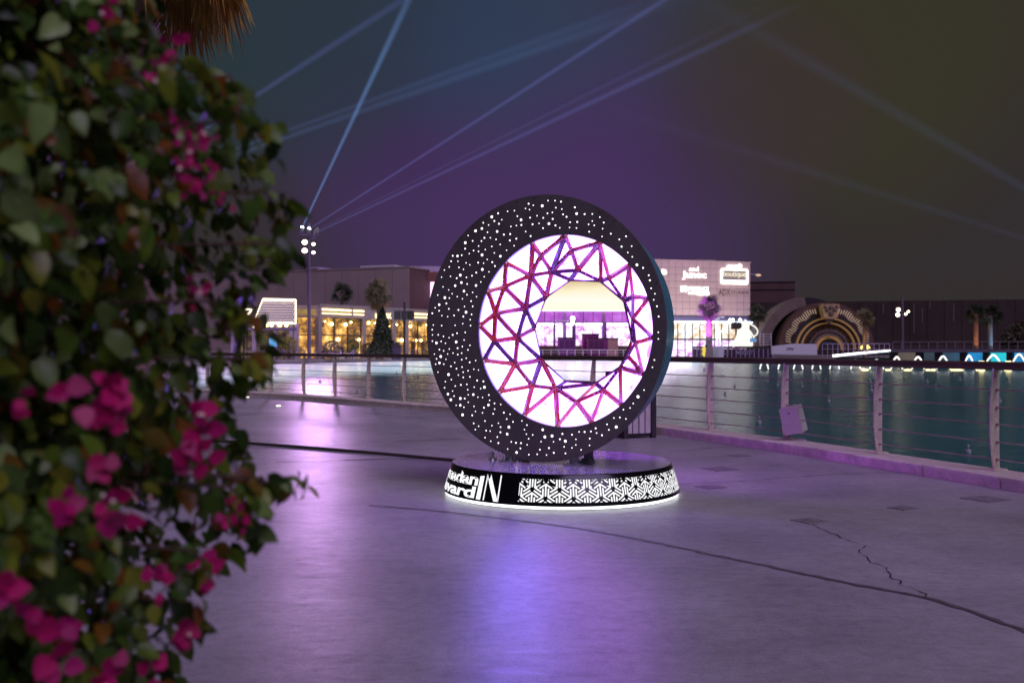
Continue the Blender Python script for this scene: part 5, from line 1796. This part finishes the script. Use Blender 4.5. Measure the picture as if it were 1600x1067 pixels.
def uplight(t, p, col_, e, target):
    ld_ = bpy.data.lights.new('palm_uplight_light', 'SPOT'); ld_.energy = e; ld_.color = col_; ld_.spot_size = R(75); ld_.spot_blend = .7; ld_.shadow_soft_size = .15
    o = bpy.data.objects.new('palm_uplight_light', ld_); COL.objects.link(o)
    o.parent = t
    o.location = Vector(p) - ORG[t.name]
    o.rotation_euler = (Vector(target) - Vector(p)).to_track_quat('-Z', 'Y').to_euler()
    mb = MB(); mb.tube([Vector(p) - Vector((0, 0, .3)), Vector(p) - Vector((0, 0, .05))], [.12, .16], 8); mb.build('uplight_can', M['dark'], t)


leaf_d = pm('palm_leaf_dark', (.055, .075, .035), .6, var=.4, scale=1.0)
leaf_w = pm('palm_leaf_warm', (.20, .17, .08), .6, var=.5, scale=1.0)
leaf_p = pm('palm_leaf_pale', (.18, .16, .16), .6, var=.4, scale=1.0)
deadm = pm('palm_dead', (.34, .20, .09), .8, var=.4, scale=1.0)
trk = pm('palm_trunk', (.22, .14, .09), .85, var=.4, scale=2.0, bump=.5)
fan_palm(534, 141, 555, 458, 20, 'dark green fan palm left of the bigger palm above the restaurant', leaf_d, trk)
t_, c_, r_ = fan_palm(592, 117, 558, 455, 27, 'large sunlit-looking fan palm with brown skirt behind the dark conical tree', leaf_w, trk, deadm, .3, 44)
uplight(t_, c_ + Vector((.6, -3.0, -5)), (1, .78, .5), 900, c_)
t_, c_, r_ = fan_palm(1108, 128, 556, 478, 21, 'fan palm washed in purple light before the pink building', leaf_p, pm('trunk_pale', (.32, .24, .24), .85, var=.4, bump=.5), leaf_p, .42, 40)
uplight(t_, c_ + Vector((-.9, -2.6, -5.0)), (.72, .12, 1.0), 5200, c_ - Vector((0, 0, 1)))
fan_palm(1183, 141, 556, 489, 17, 'dark fan palm at the corner of the pink building', leaf_d, trk, None, .25)
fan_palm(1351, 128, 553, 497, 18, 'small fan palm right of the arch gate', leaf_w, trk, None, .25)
t_, c_, r_ = fan_palm(1525, 112, 550, 489, 19, 'palm with an orange-lit trunk before the brown wall', leaf_d, pm('trunk_orange', (.36, .20, .12), .85, var=.3, bump=.5), None, .28, 40, z0=.0)
uplight(t_, Vector((c_.x - .5, c_.y - 1.3, 1.3)), (1, .45, .15), 120, c_ - Vector((0, 0, 2.5)))
t_, c_, r_ = fan_palm(1547, 113, 550, 492, 21, 'palm with a blue-lit trunk before the brown wall', leaf_d, pm('trunk_grey', (.30, .30, .30), .85, var=.3, bump=.5), None, .28, 44, z0=.0)
uplight(t_, Vector((c_.x + .4, c_.y - 1.3, 1.3)), (.35, .75, 1.0), 110, c_ - Vector((0, 0, 2.5)))


def leafy(name, label, cat, px, d, py_base, py_top, halfw, matl, cone=False, n=1500, group=None, ls=.22, trunk=True):
    p = Vector(((px - 800) / FPX * d, d, 0))
    zt_ = CAMH + (HOR - py_top) / FPX * d
    hw = halfw / FPX * d
    t = thing(name, label, cat, p, group)
    mb = MB()
    for k in range(n):
        h = random.random() ** (1.3 if cone else 1)
        z = .35 + (zt_ - .35) * h
        rr = hw * ((1 - h) ** .85 if cone else math.sqrt(max(0, 1 - (2 * h - 1) ** 2))) * (.72 + .5 * random.random()) * (1 + .12 * math.sin(9 * h + k % 3))
        az = random.uniform(0, 2 * math.pi)
        c = p + Vector((rr * math.cos(az), rr * math.sin(az), z))
        a = Vector((random.gauss(0, 1), random.gauss(0, 1), random.gauss(0, 1))).normalized() * ls * random.uniform(.6, 1.3)
        b = a.cross(Vector((random.gauss(0, 1), random.gauss(0, 1), random.gauss(0, 1)))).normalized() * ls * .45
        mb.add([c - a, c + b, c + a, c - b], [(0, 1, 2, 3)])
    stuff(mb.build('foliage', matl, t))
    if trunk:
        mb = MB(); mb.tube([p, p + Vector((0, 0, zt_ * .9))], [hw * .12 + .05, .03], 6); mb.build('trunk', trk, t)
    return t


leafy('conical_tree', 'dark green conical tree standing in front of the restaurant', 'tree', 597, 114, 552, 481, 20, pm('conifer', (.05, .065, .03), .7, var=.5, scale=1.2), True, 2600, ls=.26)
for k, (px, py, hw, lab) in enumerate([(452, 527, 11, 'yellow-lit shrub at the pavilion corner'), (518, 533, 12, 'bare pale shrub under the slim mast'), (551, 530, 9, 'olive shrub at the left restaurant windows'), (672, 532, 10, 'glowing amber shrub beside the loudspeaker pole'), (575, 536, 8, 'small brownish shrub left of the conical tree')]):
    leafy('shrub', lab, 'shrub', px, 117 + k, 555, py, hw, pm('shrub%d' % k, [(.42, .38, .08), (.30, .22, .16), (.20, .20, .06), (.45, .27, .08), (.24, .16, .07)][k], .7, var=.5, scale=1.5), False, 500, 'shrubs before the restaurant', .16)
for k, (px, py, hw) in enumerate([(1620, 500, 40), (1590, 520, 22)]):
    leafy('garden_tree', ['big dark tree cut off by the right edge', 'low olive bush at the right edge before the brown wall'][k], 'tree', px, 135, 552, py, hw, pm('dark_tree%d' % k, (.07, .065, .03), .7, var=.5, scale=1.0), False, 2200, 'trees at the right edge', .3)
hutp = Vector(((627 - 800) / FPX * 113, 113, 0))
hut = thing('small_hut', 'little dark pitched-roof hut at the foot of the loudspeaker pole', 'hut', hutp)
mb = MB(); mb.box(hutp + Vector((-.6, .5, .75)), (1.0, 1, 1.5)); mb.build('walls', pm('hut_wall', (.09, .05, .10), .7), hut)
mb = MB(); q_ = hutp + Vector((-.6, .5, 1.51)); mb.prism([q_ + Vector((-.65, -.6, 0)), q_ + Vector((.65, -.6, 0)), q_ + Vector((0, -.6, .5))], [q_ + Vector((-.65, .6, 0)), q_ + Vector((.65, .6, 0)), q_ + Vector((0, .6, .5))]); mb.build('roof', X['frame'], hut)

# bench on the promenade
bp0 = Vector(((438 - 800) / FPX * 112.5, 112.5, 0))
be = thing('promenade_bench', 'purple-grey bench on the far promenade near the pavilion', 'bench', bp0)
mb = MB(); mb.box(bp0 + Vector((0, 0, .45)), (1.0, .5, .08)); mb.build('seat', X['pole'], be)
mb = MB(); mb.box(bp0 + Vector((0, .25, .85)), (1.0, .07, .45)); mb.build('backrest', X['pole'], be)
for sx_ in (-.45, .45):
    mb = MB(); mb.box(bp0 + Vector((sx_, 0, .21)), (.08, .45, .41)); mb.build('leg', X['pole'], be)

# people at the restaurant terrace
bm_ = body_mesh(True)
sk_m = pm('skin', (.32, .19, .13), .6)
for k, (px, c, lab) in enumerate([(506, (.05, .05, .06), 'seated person in black, leftmost at the restaurant terrace'), (514, (.45, .40, .40), 'seated person in pale grey beside the leftmost one'), (522, (.25, .05, .06), 'seated person in dark red on the terrace'), (529, (.6, .55, .52), 'seated person in off-white on the terrace'), (536, (.04, .05, .09), 'seated person in navy, right of the one in off-white'), (545, (.10, .08, .10), 'seated person in charcoal, fourth from the right pillar'), (553, (.35, .30, .42), 'seated person in lilac near the restaurant pillar')]):
    p = Vector(((px - 800) / FPX * 118.5, 118.5 + (k % 2) * .8, 0))
    t = thing('person', lab, 'person', p, 'people at the terrace tables', rotz=random.uniform(-1.2, 1.2), local=True)
    me = bm_.copy(); me.materials.clear(); me.materials.append(pm('cloth%d' % k, c, .8)); me.materials.append(sk_m)
    me.polygons.foreach_set('material_index', [1 if q.center.z > 1.14 else 0 for q in me.polygons])
    link('body', me, t)
    mb = MB(); mb.ball((0, .0, 1.33), .115, 8, 6, sc=(1, 1, .75)); mb.build('hair', M['dark'], t, True)
    ch = thing('terrace_chair', 'pale terrace chair under the %s' % lab, 'chair', p, 'chairs on the restaurant terrace', rotz=t.rotation_euler.z, local=True)
    mb = MB(); mb.box((0, 0, .38), (.46, .46, .05)); mb.build('seat', X['whitep'], ch)
    mb = MB(); mb.box((0, .25, .68), (.46, .04, .5)); mb.build('backrest', X['whitep'], ch)
    for ax in (-.2, .2):
        for ay in (-.2, .2):
            mb = MB(); mb.box((ax, ay, .178), (.04, .04, .354)); mb.build('leg', X['whitep'], ch)


# ------------------------------------------------------------------ palm behind the bush (skirt of dry fronds at the top edge)
PP = Vector(((207 - 800) / FPX * 8.6, 8.6, 0))
pt_ = thing('skirted_palm', 'palm with shaggy trunk and orange dry frond skirt above the bush', 'palm tree', PP)
mb = MB(); mb.tube([PP, PP + Vector((0, 0, 1.5)), PP + Vector((.02, 0, 3.0)), PP + Vector((.03, 0, 6.2))], [.20, .16, .15, .15], 14); mb.build('trunk', pm('shag_trunk', (.24, .16, .12), .9, var=.5, scale=6, bump=.8), pt_)
mb = MB()
for k in range(260):
    z = random.uniform(2.6, 5.2)
    az = random.uniform(0, 2 * math.pi)
    o_ = Vector((math.cos(az), math.sin(az), 0))
    b0 = PP + o_ * .14 + Vector((0, 0, z))
    tip = b0 + o_ * random.uniform(.04, .12) + Vector((random.uniform(-.06, .06), 0, random.uniform(.10, .22)))
    s_ = Vector((-o_.y, o_.x, 0)) * random.uniform(.02, .045)
    mb.add([b0 - s_, b0 + s_, tip + s_ * .3, tip - s_ * .3], [(0, 1, 2, 3)])
stuff(mb.build('bark_stubs', pm('bark_stub', (.42, .30, .24), .85, var=.4, scale=10), pt_))
mb = MB()
cc_ = PP + Vector((.03, 0, 5.86))
for k in range(150):
    az = random.uniform(-1.9, 1.9) if k % 3 else random.uniform(0, 2 * math.pi)
    rr = random.uniform(.3, 1.0)
    start = cc_ + Vector((math.cos(az) * rr * .75, math.sin(az) * rr * .75, random.uniform(-.7, .4)))
    dv = Vector((math.cos(az) * .22, math.sin(az) * .22, -1))
    fan_frond(mb, start, dv, random.uniform(1.0, 1.45), 12, R(55), .15, .018, k % 2)
stuff(mb.build('dry_fronds', [pm('dry_frond_orange_lit', (.34, .15, .02), .7, var=.5, scale=5), pm('dry_frond_yellow_lit', (.36, .24, .03), .7, var=.6, scale=4)], pt_))  # dry fronds, with an orange-yellow uplight put into their colour
mb = MB()
for k in range(40):
    el = R(random.uniform(10, 85)); az = random.uniform(0, 2 * math.pi)
    fan_frond(mb, cc_ + Vector((0, 0, .6)), Vector((math.cos(az) * math.cos(el), math.sin(az) * math.cos(el), math.sin(el))), 1.4, 12, R(140), .5, .04)
stuff(mb.build('green_fronds', leaf_d, pt_))


# ------------------------------------------------------------------ bougainvillea bush
BX, BY = -1.0, 1.70
EDGE = [(-300, 250), (-100, 258), (0, 262), (50, 285), (100, 330), (180, 405), (230, 415), (280, 425), (330, 428), (400, 432), (480, 392), (540, 405), (600, 380), (680, 362), (730, 390), (760, 400), (800, 395), (850, 375), (900, 330), (960, 305), (1067, 268), (1200, 270), (1700, 300)]


def bush_r(z):
    py = HOR - (z - CAMH) * FPX / BY
    e_ = np.interp(py, [q[0] for q in EDGE], [q[1] for q in EDGE])
    e_ = (e_ - 800) / FPX
    return abs(BX - BY * e_) / math.sqrt(1 + e_ * e_) - 0.008


def leaf_variant(seed, bract=False):
    rs = random.Random(seed)
    n = 5
    vs, fs = [], []
    bend = rs.uniform(.25, .7) if not bract else rs.uniform(-.2, .3)
    fold = rs.uniform(.10, .35)
    curl = rs.uniform(-.1, .1)
    for k in range(n + 1):
        t = k / n
        wd_ = (.33 if not bract else .42) * math.sin(math.pi * (t ** .72)) ** .85 if 0 < t < 1 else 0.0
        zc_ = -bend * t * t * .5
        xc = curl * math.sin(math.pi * t)
        wav = .03 * math.sin(k * 2.3 + seed)
        vs += [(xc - wd_, t, zc_ + fold * wd_ + wav), (xc, t, zc_), (xc + wd_, t, zc_ + fold * wd_ - wav)]
    for k in range(n):
        a = 3 * k
        fs += [(a, a + 1, a + 4, a + 3), (a + 1, a + 2, a + 5, a + 4)]
    return vs, fs


def leaf_mat(name, cols, rough, per_obj):
    m = bpy.data.materials.new(name); m.use_nodes = True
    t = m.node_tree; b = t.nodes['Principled BSDF']
    b.inputs['Roughness'].default_value = rough
    b.inputs['Specular IOR Level'].default_value = .25
    r = t.nodes.new('ShaderNodeValToRGB')
    r.color_ramp.interpolation = 'LINEAR'
    while len(r.color_ramp.elements) < len(cols):
        r.color_ramp.elements.new(.5)
    for k, (p, c) in enumerate(cols):
        r.color_ramp.elements[k].position = p; r.color_ramp.elements[k].color = (*c, 1)
    if per_obj:
        s_ = t.nodes.new('ShaderNodeObjectInfo').outputs['Random']
    else:
        s_ = t.nodes.new('ShaderNodeNewGeometry').outputs['Random Per Island']
    t.links.new(s_, r.inputs['Fac'])
    tc = t.nodes.new('ShaderNodeTexCoord'); nz = t.nodes.new('ShaderNodeTexNoise'); nz.inputs['Scale'].default_value = 3 if per_obj else 40
    t.links.new(tc.outputs['Object'], nz.inputs['Vector'])
    mr = t.nodes.new('ShaderNodeMapRange'); mr.inputs['To Min'].default_value = .65; mr.inputs['To Max'].default_value = 1.3
    t.links.new(nz.outputs['Fac'], mr.inputs['Value'])
    mx = t.nodes.new('ShaderNodeMix'); mx.data_type = 'RGBA'; mx.blend_type = 'MULTIPLY'; mx.inputs['Factor'].default_value = 1
    t.links.new(r.outputs[0], mx.inputs['A']); t.links.new(mr.outputs[0], mx.inputs['B'])
    t.links.new(mx.outputs['Result'], b.inputs['Base Color'])
    # thin leaves let some light through
    tr = t.nodes.new('ShaderNodeBsdfTranslucent'); t.links.new(mx.outputs['Result'], tr.inputs['Color'])
    ms = t.nodes.new('ShaderNodeMixShader'); ms.inputs['Fac'].default_value = .18
    t.links.new(b.outputs[0], ms.inputs[1]); t.links.new(tr.outputs[0], ms.inputs[2])
    t.links.new(ms.outputs[0], t.nodes['Material Output'].inputs['Surface'])
    return m


LC = [(0, (.016, .042, .006)), (.22, (.065, .14, .018)), (.34, (.22, .33, .09)), (.44, (.035, .075, .010)), (.68, (.11, .19, .016)), (.79, (.22, .24, .02)), (.87, (.045, .085, .010)), (.96, (.24, .08, .010)), (1, (.12, .065, .03))]
BCm = [(0, (.38, .005, .085)), (.5, (.55, .010, .14)), (.9, (.32, .006, .11)), (1, (.48, .08, .17))]
ML_o, ML_i = leaf_mat('leaf_single', LC, .34, True), leaf_mat('leaf_mass', LC, .34, False)
MB_o, MB_i = leaf_mat('bract_single', BCm, .6, True), leaf_mat('bract_mass', BCm, .6, False)
variants = [leaf_variant(q) for q in range(7)]
bush = thing('bougainvillea_bush', 'tall dark leafy bush with magenta flowers filling the left foreground', 'bush', (BX, BY, 0))
BO = ORG[bush.name]


def rot_to(dirv, nrmv):
    y = dirv.normalized()
    z = (nrmv - y * nrmv.dot(y))
    z = z.normalized() if z.length > 1e-4 else y.orthogonal().normalized()
    x = y.cross(z)
    return Matrix((x, y, z)).transposed()


leaves = []      # (pos, rot, size, variant, depthscore)


def put_leaf(pos, outw, size, hang=.9):
    dirv = outw * random.uniform(.1, .9) + Vector((random.gauss(0, .5), random.gauss(0, .5), -hang * random.uniform(.2, 1.3)))
    nrmv = outw * 1.0 + Vector((random.gauss(0, .75), random.gauss(0, .75), random.uniform(-.3, .9)))
    leaves.append((pos, rot_to(dirv, nrmv), size, random.randrange(len(variants))))


from mathutils import noise as mnoise
for k in range(26000):
    z = random.uniform(0.25, 2.45)
    az = random.uniform(0, 2 * math.pi)
    o_ = Vector((math.cos(az), math.sin(az), 0))
    r0 = bush_r(z)
    dep = random.random() ** 1.6 * .62 if k % 3 else random.uniform(.22, .75)
    pz = Vector((BX + o_.x * r0, BY + o_.y * r0, z))
    cl_ = mnoise.noise(pz * 4.2)
    r_ = r0 * (1 - dep) + cl_ * .055
    if mnoise.noise(pz * 5.5 + Vector((9, 4, 2))) < -.22 and dep < .3:
        continue
    put_leaf(Vector((BX + o_.x * r_, BY + o_.y * r_, z)), o_, random.uniform(.026, .063) * (.62 if random.random() < .4 else 1))


def bush_hit(px, py, extra=0.0):
    D_ = Vector(((px - 800) / FPX, 1, (HOR - py) / FPX))
    O_ = Vector((0, 0, CAMH))
    for k in range(700):
        s_ = .7 + k * .0025
        P_ = O_ + D_ * s_
        if math.hypot(P_.x - BX, P_.y - BY) < bush_r(P_.z) + extra:
            return P_
    # passes beside the bush: take the nearest point to its axis
    a = Vector((D_.x, D_.y)); s_ = Vector((BX, BY)).dot(a) / a.dot(a)
    return O_ + D_ * s_


# sprigs reaching out beyond the mass
twm = pm('twig', (.09, .055, .035), .8, var=.3, scale=30)
sprigs = [[(380, 745), (420, 752), (455, 745), (478, 758)], [(360, 120), (375, 150), (370, 185)], [(400, 190), (425, 205), (432, 235)], [(410, 300), (432, 310), (446, 328), (444, 350)],
          [(415, 380), (440, 388), (448, 410)], [(360, 760), (390, 800), (398, 835)], [(370, 560), (400, 565), (405, 590)], [(300, 860), (322, 880)], [(270, 90), (330, 130), (345, 150)], [(330, 470), (395, 500), (412, 545)], [(300, 940), (300, 975)]]
for sp_ in sprigs:
    P3 = []
    for (px, py) in sp_:
        h = bush_hit(px, py, .05)
        P3.append(h)
    tw = catmull(P3, .015)
    mb = MB(); mb.tube([P3[0] + (Vector((BX, BY, P3[0].z)) - P3[0]) * .35] + tw, .0028, 5); mb.build('twig', twm, bush)
    for q in tw[1:]:
        for _ in range(2):
            o_ = (q - Vector((BX, BY, q.z))).normalized()
            put_leaf(q + Vector((random.gauss(0, .006),) * 3), (o_ + Vector((random.gauss(0, .6), random.gauss(0, .6), random.gauss(0, .3)))).normalized(), random.uniform(.022, .050), .8)
for k in range(16):
    az = random.uniform(0, 2 * math.pi)
    r1 = random.uniform(.1, .4)
    st_ = Vector((BX + .1 * math.cos(az), BY + .1 * math.sin(az), 0))
    mb = MB(); mb.tube(catmull([st_, st_ + Vector((math.cos(az) * r1 * .4, math.sin(az) * r1 * .4, .9)), st_ + Vector((math.cos(az) * r1, math.sin(az) * r1, 1.8)), st_ + Vector((math.cos(az) * r1 * .9, math.sin(az) * r1 * .9, 2.4))], .15), .008, 6); mb.build('stem', twm, bush)


def score(l):
    p = l[0]
    if p.y < .6:
        return 0
    px = 800 + p.x / p.y * FPX
    py = HOR - (p.z - CAMH) / p.y * FPX
    if px < -40 or py < -40 or py > 1107:
        return 0
    v = Vector((-p.x, -p.y, 0)).normalized()
    o_ = Vector((p.x - BX, p.y - BY, 0))
    rr = o_.length / bush_r(p.z)
    o_.normalize()
    if rr < .93 or o_.dot(v) < .15:
        if rr < 1.02:
            return 0
    return l[2] / p.y * (1 + .6 * (rr > 1.02))


# keep the surface of the bush clear of the lens
leaves = [l for l in leaves if l[0].y > .78 or l[0].x < -.75]
order = sorted(range(len(leaves)), key=lambda q: -score(leaves[q]))
single = set(order[:300])
lme = []
for q, (vs, fs) in enumerate(variants):
    mb = MB(); mb.add(vs, fs); me = mb.mesh('leaf', smooth=True); me.materials.append(ML_o); lme.append(me)
mb = MB()
for q, (p, r3, sz, vi) in enumerate(leaves):
    if q in single:
        o = link('leaf', lme[vi], bush)
        o.matrix_local = Matrix.Translation(p - BO) @ r3.to_4x4() @ Matrix.Scale(sz, 4)
    else:
        vs, fs = variants[vi]
        mb.add(vs, fs, 0, Matrix.Translation(p) @ r3.to_4x4() @ Matrix.Scale(sz, 4))
stuff(mb.build('foliage', ML_i, bush, True))
# flowers
bracts = [leaf_variant(50 + q, True) for q in range(4)]
fl_pos = [(95, 612, 1), (172, 605, 1), (178, 645, 1.1), (160, 655, .9), (150, 728, 1), (315, 640, 1), (312, 668, 1), (295, 705, 1.1), (320, 715, .9), (170, 782, .9), (182, 826, 1), (322, 893, 1), (15, 915, 1), (45, 972, 1), (100, 985, 1.1), (85, 1035, 1.2), (165, 1052, 1.1), (287, 982, 1), (280, 1000, .8), (240, 1052, 1), (248, 920, .7), (252, 890, .6),
          (270, 190, .5), (285, 205, .55), (292, 235, .6), (300, 250, .6), (308, 225, .6), (318, 212, .6), (322, 262, .65), (295, 285, .6), (310, 300, .55), (283, 268, .5), (345, 314, .5), (262, 70, .9), (160, 25, .9), (240, 118, .6), (35, 630, .8), (308, 457, .5), (365, 800, .6), (355, 815, .5), (110, 790, .8)]
bme = []
for vs, fs in bracts:
    mb = MB(); mb.add(vs, fs); me = mb.mesh('bract', smooth=True); me.materials.append(MB_o); bme.append(me)
mst = MB(); mst.ball((0, 0, 0), .0035, 6, 4); stm = mst.mesh('star_flower', smooth=True); stm.materials.append(pm('star_flower', (.75, .66, .5), .6))
for (px, py, sc) in fl_pos:
    if py < 340:
        sc *= .72
    c = bush_hit(px, py, .055)
    o_ = (c - Vector((BX, BY, c.z))).normalized()
    view = (Vector((0, 0, CAMH)) - c).normalized()
    fo = bpy.data.objects.new('flower', None); COL.objects.link(fo); fo.parent = bush; fo.location = c - BO
    for k in range(random.choice([4, 5, 6])):
        an = 2 * math.pi * k / 5 + random.uniform(-.4, .4)
        ax = (view * .5 + o_ * .5 + Vector((0, 0, random.uniform(-.4, .2)))).normalized()
        e1 = ax.orthogonal().normalized(); e2 = ax.cross(e1)
        dv = (e1 * math.cos(an) + e2 * math.sin(an) + ax * random.uniform(.0, .8))
        o = link('bract', bme[random.randrange(4)], fo)
        o.matrix_local = Matrix.Translation(Vector((random.gauss(0, .009), random.gauss(0, .006), random.gauss(0, .009)))) @ rot_to(dv, ax).to_4x4() @ Matrix.Scale(random.uniform(.022, .036) * sc, 4)
    for k in range(random.choice([0, 0, 0, 1, 2])):
        o = link('star_flower', stm, fo); o.location = view * (.014 * sc) + Vector((random.gauss(0, .008), 0, random.gauss(0, .008))) * sc
